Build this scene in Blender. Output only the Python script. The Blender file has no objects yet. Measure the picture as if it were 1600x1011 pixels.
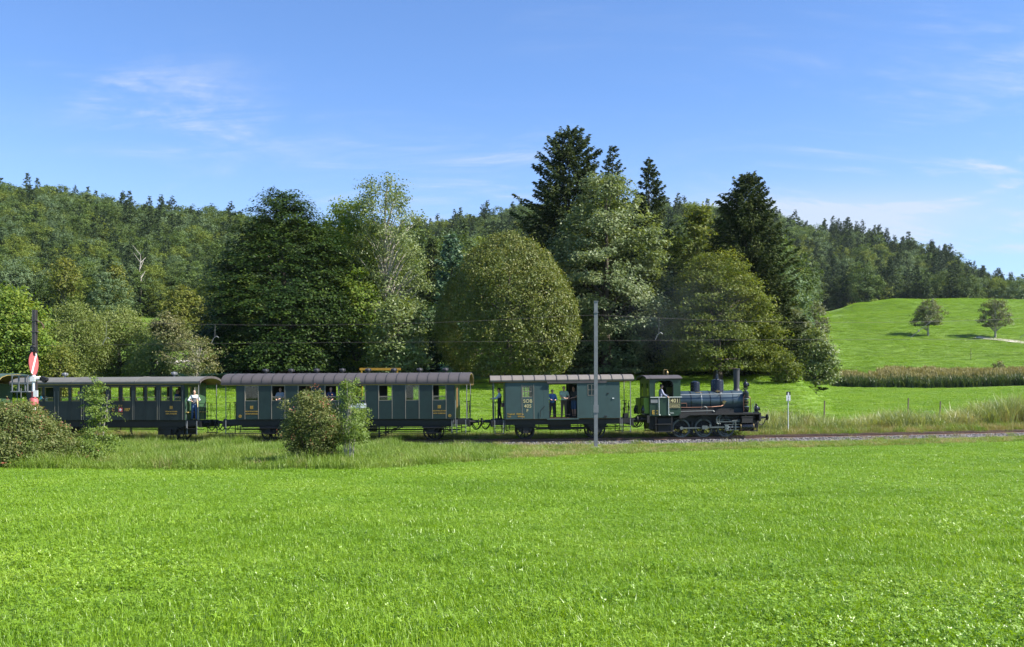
import bpy, math, random
import numpy as np
from mathutils import Vector, Matrix
SC = bpy.context.scene
RAD = math.radians
rng = np.random.default_rng(7)
random.seed(7)

# ------------------------------------------------------------------ camera, sky, sun, exposure
EYE = 1.65
F = 1600.0            # focal length in photo pixels (36 mm lens on a 36 mm sensor)
HOR = 620.0           # photo row of the horizon
cam_d = bpy.data.cameras.new('camera')
cam = bpy.data.objects.new('camera', cam_d)
SC.collection.objects.link(cam)
cam.location = (0, 0, EYE)
cam.rotation_euler = (RAD(90), 0, 0)
cam_d.lens = 36.0
cam_d.sensor_width = 36.0
cam_d.shift_y = (HOR - 505.5) / 1600.0
cam_d.clip_start = 0.1
cam_d.clip_end = 5000
SC.camera = cam

SUN_EL = 43.0
SUN_AZ = -14.0        # degrees from +X, negative = towards the camera side
sun_vec = Vector((math.cos(RAD(SUN_EL)) * math.cos(RAD(SUN_AZ)), math.cos(RAD(SUN_EL)) * math.sin(RAD(SUN_AZ)), math.sin(RAD(SUN_EL))))
sun_d = bpy.data.lights.new('sun', 'SUN')
sun_d.energy = 5.0
sun_d.angle = RAD(0.53)
sun_d.color = (1.0, 0.95, 0.86)
sun = bpy.data.objects.new('sun', sun_d)
SC.collection.objects.link(sun)
sun.rotation_euler = (-sun_vec).to_track_quat('-Z', 'Y').to_euler()

world = bpy.data.worlds.new('World')
SC.world = world
world.use_nodes = True
wn, wl = world.node_tree.nodes, world.node_tree.links
wn.clear()
w_out = wn.new('ShaderNodeOutputWorld')
w_bg = wn.new('ShaderNodeBackground')
w_bg.inputs['Strength'].default_value = 0.10
sky = wn.new('ShaderNodeTexSky')
sky.sky_type = 'NISHITA'
sky.sun_disc = False
sky.sun_elevation = RAD(SUN_EL)
sky.sun_rotation = RAD(90 - SUN_AZ)
sky.altitude = 600
sky.air_density = 1.0
sky.dust_density = 0.0
sky.ozone_density = 6.0

def wmath(op, a, b=None, clamp=False):
    n = wn.new('ShaderNodeMath'); n.operation = op; n.use_clamp = clamp
    for k, v in enumerate((a, b)):
        if v is None: continue
        if isinstance(v, (int, float)): n.inputs[k].default_value = v
        else: wl.new(v, n.inputs[k])
    return n.outputs[0]
tc = wn.new('ShaderNodeTexCoord')
sep = wn.new('ShaderNodeSeparateXYZ'); wl.new(tc.outputs['Generated'], sep.inputs[0])
dx, dy, dz = sep.outputs
zz = wmath('ADD', wmath('MAXIMUM', dz, 0.0), 0.26)
px, py = wmath('DIVIDE', dx, zz), wmath('DIVIDE', dy, zz)
comb = wn.new('ShaderNodeCombineXYZ'); wl.new(px, comb.inputs[0]); wl.new(py, comb.inputs[1])
def wnoise(scale, detail, rough, dist, sx, sy, rot, off):
    m = wn.new('ShaderNodeMapping'); wl.new(comb.outputs[0], m.inputs[0])
    m.inputs['Scale'].default_value = (sx, sy, 1); m.inputs['Rotation'].default_value = (0, 0, rot); m.inputs['Location'].default_value = off
    n = wn.new('ShaderNodeTexNoise'); wl.new(m.outputs[0], n.inputs['Vector'])
    n.inputs['Scale'].default_value = scale; n.inputs['Detail'].default_value = detail
    n.inputs['Roughness'].default_value = rough; n.inputs['Distortion'].default_value = dist
    return n.outputs['Fac']
wisps = wnoise(2.0, 10, 0.62, 1.9, 0.75, 1.5, 0.55, (3.1, 1.7, 0))
strand = wnoise(4.4, 8, 0.68, 2.4, 0.40, 1.7, 0.75, (1.4, 4.2, 0))
wide = wnoise(1.1, 4, 0.55, 0.6, 1.0, 1.0, 0.0, (5.2, 0.4, 0))
def wramp(v, lo, hi):
    m = wn.new('ShaderNodeMapRange'); m.interpolation_type = 'SMOOTHSTEP'
    wl.new(v, m.inputs['Value']); m.inputs['From Min'].default_value = lo; m.inputs['From Max'].default_value = hi
    return m.outputs['Result']
az = wmath('ARCTAN2', dx, dy)
def bank(az0, el0, saz, sel):
    """a drift of cirrus: soft elliptical region of sky round one bearing"""
    q = wmath('ADD', wmath('POWER', wmath('DIVIDE', wmath('SUBTRACT', az, az0), saz), 2.0), wmath('POWER', wmath('DIVIDE', wmath('SUBTRACT', dz, el0), sel), 2.0))
    return wmath('EXPONENT', wmath('MULTIPLY', q, -1.0))
fine = wmath('MULTIPLY', wramp(wisps, 0.42, 0.72), wramp(strand, 0.30, 0.75))
place_ = wmath('ADD', wmath('MULTIPLY', bank(-0.33, 0.26, 0.09, 0.035), 1.2), wmath('MULTIPLY', bank(0.50, 0.20, 0.22, 0.10), 1.5))
place_ = wmath('ADD', place_, wmath('MULTIPLY', bank(0.27, 0.165, 0.16, 0.030), 1.7))
place_ = wmath('ADD', place_, wmath('MULTIPLY', bank(-0.06, 0.20, 0.20, 0.055), 0.8))
place_ = wmath('ADD', place_, wmath('MULTIPLY', wramp(wide, 0.5, 0.8), 0.35))
soft = wmath('MULTIPLY', bank(0.27, 0.160, 0.17, 0.026), 0.60)
cloud = wmath('ADD', wmath('MULTIPLY', fine, place_), soft)
veil = wmath('MULTIPLY', wramp(dz, 0.30, 0.08), 0.26)
cloud = wmath('MINIMUM', wmath('ADD', cloud, veil), 0.80)
tint = wn.new('ShaderNodeMix'); tint.data_type = 'RGBA'; tint.blend_type = 'MULTIPLY'
tint.inputs[0].default_value = 1.0
wl.new(sky.outputs[0], tint.inputs[6]); tint.inputs[7].default_value = (0.87, 0.94, 1.06, 1)
mixw = wn.new('ShaderNodeMix'); mixw.data_type = 'RGBA'
wl.new(cloud, mixw.inputs[0]); wl.new(tint.outputs[2], mixw.inputs[6]); mixw.inputs[7].default_value = (3.5, 3.9, 4.5, 1)
wl.new(mixw.outputs[2], w_bg.inputs['Color'])
wl.new(w_bg.outputs[0], w_out.inputs['Surface'])

SC.view_settings.view_transform = 'Standard'
SC.view_settings.look = 'None'
SC.view_settings.exposure = 1.1
SC.view_settings.gamma = 1.0
SC.view_settings.use_curve_mapping = False
SC.render.engine = 'CYCLES'
SC.cycles.max_bounces = 6
SC.cycles.transparent_max_bounces = 12
SC.cycles.use_denoising = True

# ------------------------------------------------------------------ helpers
def at(u, v, D):
    return Vector(((u - 800.0) / F * D, D, EYE + (HOR - v) / F * D))
def ux(u, D): return (u - 800.0) / F * D

def tag(o, label=None, cat=None, group=None, kind=None):
    if label: o['label'] = label
    if cat: o['category'] = cat
    if group: o['group'] = group
    if kind: o['kind'] = kind
    return o
def empty(name, loc=(0, 0, 0), rz=0, ry=0, label=None, cat=None, group=None):
    o = bpy.data.objects.new(name, None)
    SC.collection.objects.link(o)
    o.location = loc
    o.rotation_euler = (0, ry, rz)
    o.empty_display_size = 0.2
    return tag(o, label, cat, group)
def copy_tree(o, parent=None):
    c = o.copy()
    SC.collection.objects.link(c)
    c.parent = parent
    for ch in list(o.children): copy_tree(ch, c)
    return c

class MB:
    def __init__(s):
        s.v, s.f, s.m, s.cur = [], [], [], 0
    def add(s, vs, fs):
        b = len(s.v)
        s.v += [tuple(p) for p in vs]
        for f in fs:
            s.f.append([i + b for i in f]); s.m.append(s.cur)
        return s
    def box(s, x0, x1, y0, y1, z0, z1):
        vs = [(x, y, z) for z in (z0, z1) for y in (y0, y1) for x in (x0, x1)]
        return s.add(vs, [(0, 2, 3, 1), (4, 5, 7, 6), (0, 1, 5, 4), (2, 6, 7, 3), (0, 4, 6, 2), (1, 3, 7, 5)])
    def cyl(s, p0, p1, r0, r1=None, n=12, caps=True):
        r1 = r0 if r1 is None else r1
        p0, p1 = Vector(p0), Vector(p1)
        d = (p1 - p0).normalized()
        a = Vector((0, 0, 1)) if abs(d.z) < 0.9 else Vector((1, 0, 0))
        e1 = d.cross(a).normalized(); e2 = d.cross(e1)
        vs = []
        for p, r in ((p0, r0), (p1, r1)):
            for k in range(n):
                t = 2 * math.pi * k / n
                vs.append(p + e1 * (r * math.cos(t)) + e2 * (r * math.sin(t)))
        fs = [(k, k + n, (k + 1) % n + n, (k + 1) % n) for k in range(n)]
        if caps: fs += [tuple(range(n)), tuple(range(2 * n - 1, n - 1, -1))]
        return s.add(vs, fs)
    def tube(s, pts, r, n=6):
        for a, b in zip(pts[:-1], pts[1:]): s.cyl(a, b, r, r, n)
        return s
    def lathe(s, prof, c=(0, 0, 0), axis='z', n=16):
        vs, fs = [], []
        for r, h in prof:
            for k in range(n):
                t = 2 * math.pi * k / n
                p = (r * math.cos(t), r * math.sin(t), h)
                if axis == 'x': p = (p[2], p[0], p[1])
                if axis == 'y': p = (p[1], p[2], p[0])
                vs.append((p[0] + c[0], p[1] + c[1], p[2] + c[2]))
        for i in range(len(prof) - 1):
            for k in range(n):
                fs.append((i * n + k, i * n + (k + 1) % n, (i + 1) * n + (k + 1) % n, (i + 1) * n + k))
        m = len(prof)
        fs += [tuple(range(n - 1, -1, -1)), tuple(range((m - 1) * n, m * n))]
        return s.add(vs, fs)
    def ring(s, c, axis, ro, ri, h0, h1, n=28):
        s.lathe([(ri, h0), (ro, h0), (ro, h1), (ri, h1), (ri, h0)], c, axis, n)
        for _ in range(2): s.f.pop(); s.m.pop()
        return s
    def prism(s, poly, axis, a, b):
        n = len(poly); vs = []
        for h in (a, b):
            for p, q in poly:
                vs.append({'x': (h, p, q), 'y': (p, h, q), 'z': (p, q, h)}[axis])
        fs = [tuple(range(n)), tuple(range(2 * n - 1, n - 1, -1))]
        fs += [(k, k + n, (k + 1) % n + n, (k + 1) % n) for k in range(n)]
        return s.add(vs, fs)
    def ball(s, c, rx, ry=None, rz=None, n=10):
        ry = rx if ry is None else ry; rz = rx if rz is None else rz
        vs, fs = [], []
        m = n // 2 + 1
        for i in range(1, m):
            ph = math.pi * i / m
            for k in range(n):
                t = 2 * math.pi * k / n
                vs.append((c[0] + rx * math.sin(ph) * math.cos(t), c[1] + ry * math.sin(ph) * math.sin(t), c[2] + rz * math.cos(ph)))
        top, bot = len(vs), len(vs) + 1
        vs += [(c[0], c[1], c[2] + rz), (c[0], c[1], c[2] - rz)]
        for i in range(m - 2):
            for k in range(n):
                fs.append((i * n + k, (i + 1) * n + k, (i + 1) * n + (k + 1) % n, i * n + (k + 1) % n))
        for k in range(n):
            fs.append((top, k, (k + 1) % n))
            fs.append((bot, (m - 2) * n + (k + 1) % n, (m - 2) * n + k))
        return s.add(vs, fs)
    def mesh(s, name, mats, smooth=True):
        me = bpy.data.meshes.new(name)
        me.from_pydata(s.v, [], s.f)
        for m in (mats if isinstance(mats, (list, tuple)) else [mats]): me.materials.append(m)
        if any(s.m): me.polygons.foreach_set('material_index', s.m)
        import bmesh
        bm = bmesh.new(); bm.from_mesh(me)
        bmesh.ops.recalc_face_normals(bm, faces=bm.faces)
        bm.to_mesh(me); bm.free()
        if smooth:
            me.polygons.foreach_set('use_smooth', [True] * len(me.polygons))
            me.set_sharp_from_angle(angle=RAD(38))
        me.update()
        return me
    def build(s, name, mats, parent=None, label=None, smooth=True):
        o = bpy.data.objects.new(name, s.mesh(name, mats, smooth))
        SC.collection.objects.link(o)
        if parent: o.parent = parent
        if label: o['label'] = label
        return o
def link_mesh(name, me, parent=None, loc=(0, 0, 0)):
    o = bpy.data.objects.new(name, me)
    SC.collection.objects.link(o)
    o.parent = parent
    o.location = loc
    return o

# ------------------------------------------------------------------ materials
def mat_base(name):
    m = bpy.data.materials.new(name); m.use_nodes = True
    nt = m.node_tree
    return m, nt.nodes, nt.links, nt.nodes['Principled BSDF']
def c4(c): return (c[0], c[1], c[2], 1.0)
def paint(name, col, rough=0.5, metal=0.0, var=0.18, scale=3.0, dirt=None, bump=0.0, spec=0.5):
    """painted or weathered surface: base colour with soft noise mottling and optional dirt colour"""
    m, N, L, B = mat_base(name)
    t = N.new('ShaderNodeTexCoord')
    n = N.new('ShaderNodeTexNoise'); n.inputs['Scale'].default_value = scale; n.inputs['Detail'].default_value = 6; n.inputs['Roughness'].default_value = 0.65
    L.new(t.outputs['Object'], n.inputs['Vector'])
    r = N.new('ShaderNodeValToRGB')
    d = dirt or [c * (1 - var) for c in col]
    r.color_ramp.elements[0].color = c4(d); r.color_ramp.elements[0].position = 0.32
    r.color_ramp.elements[1].color = c4([min(1, c * (1 + var * 0.5)) for c in col]); r.color_ramp.elements[1].position = 0.62
    L.new(n.outputs['Fac'], r.inputs['Fac']); L.new(r.outputs['Color'], B.inputs['Base Color'])
    B.inputs['Metallic'].default_value = metal
    B.inputs['Specular IOR Level'].default_value = spec
    mr = N.new('ShaderNodeMapRange'); L.new(n.outputs['Fac'], mr.inputs['Value'])
    mr.inputs['To Min'].default_value = min(1, rough + 0.12); mr.inputs['To Max'].default_value = max(0.05, rough - 0.08)
    L.new(mr.outputs['Result'], B.inputs['Roughness'])
    if bump:
        n2 = N.new('ShaderNodeTexNoise'); n2.inputs['Scale'].default_value = scale * 9; n2.inputs['Detail'].default_value = 4
        L.new(t.outputs['Object'], n2.inputs['Vector'])
        b = N.new('ShaderNodeBump'); b.inputs['Strength'].default_value = bump; b.inputs['Distance'].default_value = 0.02
        L.new(n2.outputs['Fac'], b.inputs['Height']); L.new(b.outputs[0], B.inputs['Normal'])
    return m
def leaf_mat(name, cols, trans=0.35, rough=0.42, spec=0.5, inst=False, big=0.0):
    """leaves: three tints chosen per leaf by the tint attribute, light passes through"""
    m, N, L, B = mat_base(name)
    a = N.new('ShaderNodeAttribute'); a.attribute_name = 'tint'
    fac = a.outputs['Fac']
    def mth(op, x, y):
        q = N.new('ShaderNodeMath'); q.operation = op
        for k, v in enumerate((x, y)):
            if isinstance(v, (int, float)): q.inputs[k].default_value = v
            else: L.new(v, q.inputs[k])
        return q.outputs[0]
    if inst:
        oi = N.new('ShaderNodeObjectInfo')
        fac = mth('ADD', mth('MULTIPLY', fac, 0.6), mth('MULTIPLY', oi.outputs['Random'], 0.4))
    if big:
        g = N.new('ShaderNodeNewGeometry'); n = N.new('ShaderNodeTexNoise')
        n.inputs['Scale'].default_value = big; n.inputs['Detail'].default_value = 3
        L.new(g.outputs['Position'], n.inputs['Vector'])
        fac = mth('ADD', mth('MULTIPLY', fac, 0.62), mth('MULTIPLY', mth('SUBTRACT', n.outputs['Fac'], 0.28), 0.86))
    r = N.new('ShaderNodeValToRGB')
    r.color_ramp.elements[0].color = c4(cols[0]); r.color_ramp.elements[0].position = 0.1
    r.color_ramp.elements[1].color = c4(cols[2]); r.color_ramp.elements[1].position = 0.95
    e = r.color_ramp.elements.new(0.5); e.color = c4(cols[1])
    L.new(fac, r.inputs['Fac'])
    L.new(r.outputs['Color'], B.inputs['Base Color'])
    B.inputs['Roughness'].default_value = rough
    B.inputs['Specular IOR Level'].default_value = spec
    if trans:
        tb = N.new('ShaderNodeBsdfTranslucent')
        mx = N.new('ShaderNodeMix'); mx.data_type = 'RGBA'; mx.blend_type = 'MULTIPLY'; mx.inputs[0].default_value = 1
        L.new(r.outputs['Color'], mx.inputs[6]); mx.inputs[7].default_value = (1.5, 1.45, 0.5, 1)
        L.new(mx.outputs[2], tb.inputs['Color'])
        ms = N.new('ShaderNodeMixShader'); ms.inputs[0].default_value = trans
        L.new(B.outputs[0], ms.inputs[1]); L.new(tb.outputs[0], ms.inputs[2])
        L.new(ms.outputs[0], N['Material Output'].inputs['Surface'])
    return m
def glass_mat():
    m, N, L, B = mat_base('window_glass')
    N.remove(B)
    t = N.new('ShaderNodeBsdfTransparent'); t.inputs[0].default_value = (0.86, 0.9, 0.88, 1)
    g = N.new('ShaderNodeBsdfGlossy'); g.inputs['Roughness'].default_value = 0.02
    fr = N.new('ShaderNodeFresnel'); fr.inputs[0].default_value = 1.5
    ms = N.new('ShaderNodeMixShader')
    L.new(fr.outputs[0], ms.inputs[0]); L.new(t.outputs[0], ms.inputs[1]); L.new(g.outputs[0], ms.inputs[2])
    L.new(ms.outputs[0], N['Material Output'].inputs['Surface'])
    return m
M = {}
M['green'] = paint('coach_green', (0.010, 0.025, 0.022), 0.42, var=0.22, scale=1.4)
M['green107'] = paint('old_coach_green', (0.010, 0.016, 0.017), 0.42, var=0.22, scale=1.4)
M['green_end'] = paint('end_wall_green', (0.035, 0.085, 0.042), 0.45, scale=1.4)
M['vangreen'] = paint('van_green', (0.032, 0.064, 0.062), 0.5, var=0.16, scale=1.1)
M['locogreen'] = paint('engine_green', (0.014, 0.038, 0.021), 0.35, var=0.2, scale=2.0)
M['boiler'] = paint('boiler_blue_steel', (0.058, 0.086, 0.108), 0.36, metal=0.45, var=0.3, scale=2.2)
M['blackgloss'] = paint('black_enamel', (0.010, 0.011, 0.014), 0.25, var=0.3)
M['black'] = paint('sooty_black', (0.007, 0.007, 0.008), 0.6, var=0.35, scale=4, dirt=(0.014, 0.012, 0.010))
M['chimney'] = paint('chimney_grey', (0.03, 0.03, 0.034), 0.55)
M['roofgrey'] = paint('roof_grey_brown', (0.066, 0.057, 0.059), 0.7, var=0.22, scale=1.2)
M['roofvan'] = paint('roof_pale_grey', (0.165, 0.145, 0.128), 0.75, var=0.2, scale=1.2)
M['roof107'] = paint('roof_mid_grey', (0.13, 0.125, 0.112), 0.75, var=0.2, scale=1.2)
M['beige'] = paint('beige_strip', (0.20, 0.18, 0.14), 0.5)
M['wood'] = paint('varnished_wood', (0.20, 0.10, 0.035), 0.45, var=0.3, scale=5)
M['yellowwood'] = paint('pale_wood', (0.40, 0.29, 0.09), 0.5, var=0.2, scale=4)
M['cream'] = paint('cream_paint', (0.62, 0.52, 0.28), 0.5)
M['ochre'] = paint('ochre_lettering', (0.42, 0.26, 0.03), 0.5, var=0.1)
M['palelet'] = paint('pale_lettering', (0.46, 0.40, 0.20), 0.5, var=0.1)
M['steel'] = paint('bright_steel', (0.30, 0.32, 0.32), 0.4, metal=0.8, var=0.25)
M['rodsteel'] = paint('grey_rod', (0.115, 0.13, 0.125), 0.4, metal=0.4, var=0.25)
M['tyre'] = paint('wheel_rim_grey', (0.095, 0.105, 0.10), 0.5, metal=0.2, var=0.3)
M['copper'] = paint('copper_pipe', (0.15, 0.075, 0.05), 0.45, metal=0.6)
M['brass'] = paint('brass', (0.20, 0.15, 0.07), 0.4, metal=0.8)
M['white'] = paint('white_paint', (0.80, 0.80, 0.78), 0.5, var=0.08)
M['offwhite'] = paint('white_handrail', (0.5, 0.52, 0.5), 0.4)
M['red'] = paint('red_paint', (0.62, 0.07, 0.07), 0.45, var=0.15)
M['fadedred'] = paint('faded_red', (0.50, 0.11, 0.11), 0.55, var=0.15)
M['yellow'] = paint('yellow_steel', (0.36, 0.19, 0.01), 0.45)
M['greysteel'] = paint('galvanised_steel', (0.20, 0.205, 0.21), 0.55, metal=0.3, var=0.18, scale=2)
M['darksteel'] = paint('weathered_mast', (0.085, 0.072, 0.068), 0.6, var=0.25)
M['rust'] = paint('rusty_rail', (0.12, 0.065, 0.045), 0.7, var=0.3, scale=4)
M['railtop'] = paint('rail_head', (0.40, 0.38, 0.36), 0.3, metal=0.8)
M['sleeper'] = paint('sleeper_wood', (0.09, 0.07, 0.055), 0.85, var=0.3)
M['concrete'] = paint('concrete', (0.45, 0.43, 0.40), 0.85, var=0.15, scale=6)
M['stone'] = paint('ballast_stone', (0.13, 0.12, 0.122), 0.85, var=0.4, scale=7)
M['skin'] = paint('skin', (0.55, 0.31, 0.22), 0.5, var=0.08)
M['path'] = paint('gravel_path', (0.50, 0.45, 0.38), 0.9)
M['postwood'] = paint('grey_post_wood', (0.16, 0.12, 0.09), 0.85)
M['bark'] = paint('bark', (0.085, 0.068, 0.05), 0.9, var=0.4, scale=2.5, bump=0.5)
M['palebark'] = paint('pale_bark', (0.36, 0.33, 0.28), 0.9, var=0.3, scale=2.5, bump=0.3)
M['glass'] = glass_mat()
# ------------------------------------------------------------------ the lie of the land
def track_y(x): return 59.0 + (x + 3.0) ** 2 / 260.0
def track_ang(x): return math.atan((x + 3.0) / 130.0)
def track_z(x):
    x = np.asarray(x, float)
    s = np.log1p(np.exp(np.clip((x + 3.0) / 2.5, -40, 40))) * 2.5
    return -0.83 + 0.0035 * (x + 3.0) + 0.0085 * s
_PU = np.array([-500, 0, 300, 600, 830, 1000, 1180, 1240, 1300, 1350, 1400, 1450, 1600, 2100], float)
_L = [(62.5, None), (75, .6), (90, 2.6), (105, 4.4), (150, 10), (230, 23), (500, 81), (560, 81), (1200, 60)]
_PR = [
    _L, _L,
    [(62.5, None), (75, .6), (90, 2.6), (105, 4.4), (150, 10), (230, 22), (500, 71), (560, 72), (1200, 60)],
    [(62.5, None), (75, .7), (90, 2.7), (120, 6), (200, 14), (400, 44), (620, 81), (700, 81), (1200, 60)],
    [(62.5, None), (75, .7), (90, 2.7), (120, 6), (200, 14), (400, 48), (600, 92), (700, 90), (1200, 60)],
    [(62.5, None), (75, .75), (90, 2.8), (120, 6), (200, 14), (400, 48), (600, 96), (700, 92), (1200, 60)],
    [(62.5, None), (78, 1.2), (92, 3.0), (120, 6), (200, 13), (340, 25), (400, 40), (600, 90), (700, 90), (1200, 60)],
    [(62.5, None), (80, 1.5), (95, 3.4), (120, 5), (165, 8), (240, 16), (300, 24), (340, 27), (380, 30), (600, 86), (700, 86), (1200, 60)],
    [(62.5, None), (100, 1.1), (150, 3.1), (178, 4.9), (195, 7.5), (215, 10.8), (240, 15.6), (290, 24.0), (340, 29.0), (365, 29.0), (385, 29), (600, 82), (700, 82), (1200, 60)],
    [(62.5, None), (100, 1.1), (150, 3.1), (178, 4.9), (195, 7.5), (215, 10.8), (240, 15.8), (290, 25.2), (340, 32.6), (365, 32.5), (385, 32), (600, 80), (700, 80), (1200, 60)],
    [(62.5, None), (100, 1.1), (150, 3.2), (178, 4.9), (195, 7.6), (215, 11.0), (240, 15.9), (290, 25.5), (340, 34.0), (365, 34.0), (385, 32), (600, 75), (700, 75), (1200, 60)],
    [(62.5, None), (100, 1.1), (150, 3.2), (178, 4.9), (195, 7.6), (215, 11.0), (240, 15.9), (290, 25.3), (340, 33.5), (365, 33.4), (385, 32), (600, 70), (700, 70), (1200, 50)],
    [(62.5, None), (100, 1.1), (150, 3.3), (178, 4.9), (195, 7.6), (215, 11.2), (240, 16.2), (290, 25.3), (340, 33.4), (365, 33.3), (385, 31), (550, 47), (650, 45), (1200, 30)],
    [(62.5, None), (100, 1.1), (150, 3.3), (178, 5.0), (195, 7.6), (240, 15.5), (340, 31), (365, 31), (550, 34), (1200, 25)],
]
def _pchip(xs, ys, x):
    xs, ys = np.asarray(xs, float), np.asarray(ys, float)
    h = np.diff(xs); d = np.diff(ys) / h
    m = np.zeros_like(ys)
    m[0], m[-1] = d[0], d[-1]
    for i in range(1, len(xs) - 1):
        if d[i - 1] * d[i] > 0: m[i] = 2 * d[i - 1] * d[i] / (d[i - 1] + d[i])
    x = np.clip(x, xs[0], xs[-1])
    i = np.clip(np.searchsorted(xs, x) - 1, 0, len(h) - 1)
    t = (x - xs[i]) / h[i]
    return (ys[i] * (2 * t ** 3 - 3 * t ** 2 + 1) + h[i] * m[i] * (t ** 3 - 2 * t ** 2 + t)
            + ys[i + 1] * (-2 * t ** 3 + 3 * t ** 2) + h[i] * m[i + 1] * (t ** 3 - t ** 2))
def verge_y(x):
    """edge between the mown field and the rough grass along the line"""
    return np.interp(x, [-60, -4.5, 0, 3.7, 8, 12.5, 27.5, 60], [33.2, 33.8, 40, 44.5, 47.5, 50, 55, 62])
def ty_(x): return 59.0 + (np.clip(x, -60, 60) + 3.0) ** 2 / 260.0
def ground(x, y):
    x, y = np.asarray(x, float), np.asarray(y, float)
    x, y = np.broadcast_arrays(x, y)
    zt = track_z(np.clip(x, -60, 60)) - np.where(y < ty_(x), 0.35, 0.24)
    ty = 59.0 + (np.clip(x, -60, 60) + 3.0) ** 2 / 260.0
    near = -0.0232 * np.minimum(y, 34)
    k = np.clip((y - 34) / np.maximum(ty - 2.6 - 34, 1), 0, 1); k = k * k * (3 - 2 * k)
    near = near * (1 - k) + zt * k
    zt = track_z(np.clip(x, -60, 60)) - 0.24
    near = near + 0.035 * np.sin(x * 0.31 + 1.0) * np.sin(y * 0.23) * np.clip((y - 3) / 10, 0, 1) * (1 - k)
    yy = np.maximum(y, 62.5)
    u = 800 + 1600 * x / yy
    cols = []
    zb = zt
    for pr in _PR:
        ys = [p[0] for p in pr]
        col0 = _pchip(ys, [-0.9 if p[1] is None else p[1] for p in pr], yy)
        # start height follows the track; fades out by y = 85
        w = np.clip((85 - yy) / 22.5, 0, 1)
        col0 = col0 + (zb + 0.9) * w * w
        cols.append(col0)
    cols = np.array(cols)
    uc = np.clip(u, _PU[0], _PU[-1])
    i = np.clip(np.searchsorted(_PU, uc) - 1, 0, len(_PU) - 2)
    t = (uc - _PU[i]) / (_PU[i + 1] - _PU[i]); t = t * t * (3 - 2 * t)
    flat = cols.reshape(len(_PU), -1); idx = np.arange(flat.shape[1]); ii = i.ravel(); tt = t.ravel()
    far = (flat[ii, idx] * (1 - tt) + flat[ii + 1, idx] * tt).reshape(u.shape)
    far = far + np.clip((y - 100) / 60, 0, 1) * 0.35 * np.sin(x * 0.11 + y * 0.05) * np.sin(y * 0.13 - x * 0.03)
    b = np.clip((y - ty + .6) / 1.4, 0, 1); b = b * b * (3 - 2 * b)
    return near * (1 - b) + far * b
def gz(x, y): return float(ground(np.array([x]), np.array([y]))[0])

def sheet(name, xs, ys, lift=0.0, mask=None):
    X, Y = np.meshgrid(xs, ys)
    Z = ground(X, Y) + lift
    V = np.stack([X.ravel(), Y.ravel(), Z.ravel()], 1)
    nx, ny = len(xs), len(ys)
    a = (np.arange(ny - 1)[:, None] * nx + np.arange(nx - 1)[None, :]).ravel()
    Fq = np.stack([a, a + 1, a + nx + 1, a + nx], 1)
    return V, Fq
def fast_mesh(name, V, Fq, mats, smooth=True, tint=None):
    me = bpy.data.meshes.new(name)
    n, k = Fq.shape
    me.vertices.add(len(V)); me.vertices.foreach_set('co', np.asarray(V, np.float32).ravel())
    me.loops.add(n * k); me.loops.foreach_set('vertex_index', np.asarray(Fq, np.int32).ravel())
    me.polygons.add(n); me.polygons.foreach_set('loop_start', np.arange(0, n * k, k, dtype=np.int32))
    me.polygons.foreach_set('loop_total', np.full(n, k, np.int32))
    me.polygons.foreach_set('use_smooth', np.full(n, smooth))
    for m in (mats if isinstance(mats, (list, tuple)) else [mats]): me.materials.append(m)
    if tint is not None:
        at_ = me.attributes.new('tint', 'FLOAT', 'FACE')
        at_.data.foreach_set('value', np.asarray(tint, np.float32))
    me.update(calc_edges=True)
    return me

def ground_mat():
    m, N, L, B = mat_base('meadow_ground')
    g = N.new('ShaderNodeNewGeometry')
    def noise(scale, det, vec=None, rough=0.6):
        n = N.new('ShaderNodeTexNoise'); n.inputs['Scale'].default_value = scale; n.inputs['Detail'].default_value = det; n.inputs['Roughness'].default_value = rough
        L.new(vec or g.outputs['Position'], n.inputs['Vector']); return n.outputs['Fac']
    mp = N.new('ShaderNodeMapping'); L.new(g.outputs['Position'], mp.inputs[0]); mp.inputs['Scale'].default_value = (0.012, 0.16, 0.16); mp.inputs['Rotation'].default_value = (0, 0, 0.06)
    big, fine, streak = noise(0.06, 4), noise(5.0, 6, None, 0.75), noise(1.0, 4, mp.outputs[0])
    def mix(fac, a, b, mode='MIX'):
        x = N.new('ShaderNodeMix'); x.data_type = 'RGBA'; x.blend_type = mode
        for k, v in ((0, fac), (6, a), (7, b)):
            if isinstance(v, (int, float)): x.inputs[k].default_value = v
            elif isinstance(v, tuple): x.inputs[k].default_value = c4(v)
            else: L.new(v, x.inputs[k])
        return x.outputs[2]
    def ramp(v, lo, hi):
        x = N.new('ShaderNodeMapRange'); L.new(v, x.inputs[0]); x.inputs[1].default_value = lo; x.inputs[2].default_value = hi; return x.outputs[0]
    col = mix(ramp(big, .3, .7), (0.112, 0.208, 0.015), (0.142, 0.240, 0.018))
    col = mix(ramp(streak, .42, .62), col, (0.095, 0.148, 0.018))
    col = mix(ramp(fine, .35, .75), col, (0.150, 0.225, 0.030))
    mp2 = N.new('ShaderNodeMapping'); L.new(g.outputs['Position'], mp2.inputs[0]); mp2.inputs['Scale'].default_value = (0.10, 0.5, 0.5)
    mid = noise(1.0, 6, mp2.outputs[0], 0.7)
    col = mix(ramp(mid, .40, .68), mix(0.45, col, (0.09, 0.168, 0.015)), col)
    L.new(col, B.inputs['Base Color'])
    B.inputs['Roughness'].default_value = 0.8
    B.inputs['Specular IOR Level'].default_value = 0.25
    b = N.new('ShaderNodeBump'); b.inputs['Strength'].default_value = 0.8; b.inputs['Distance'].default_value = 0.12
    L.new(fine, b.inputs['Height']); L.new(b.outputs[0], B.inputs['Normal'])
    return m
M['ground'] = ground_mat()
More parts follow.
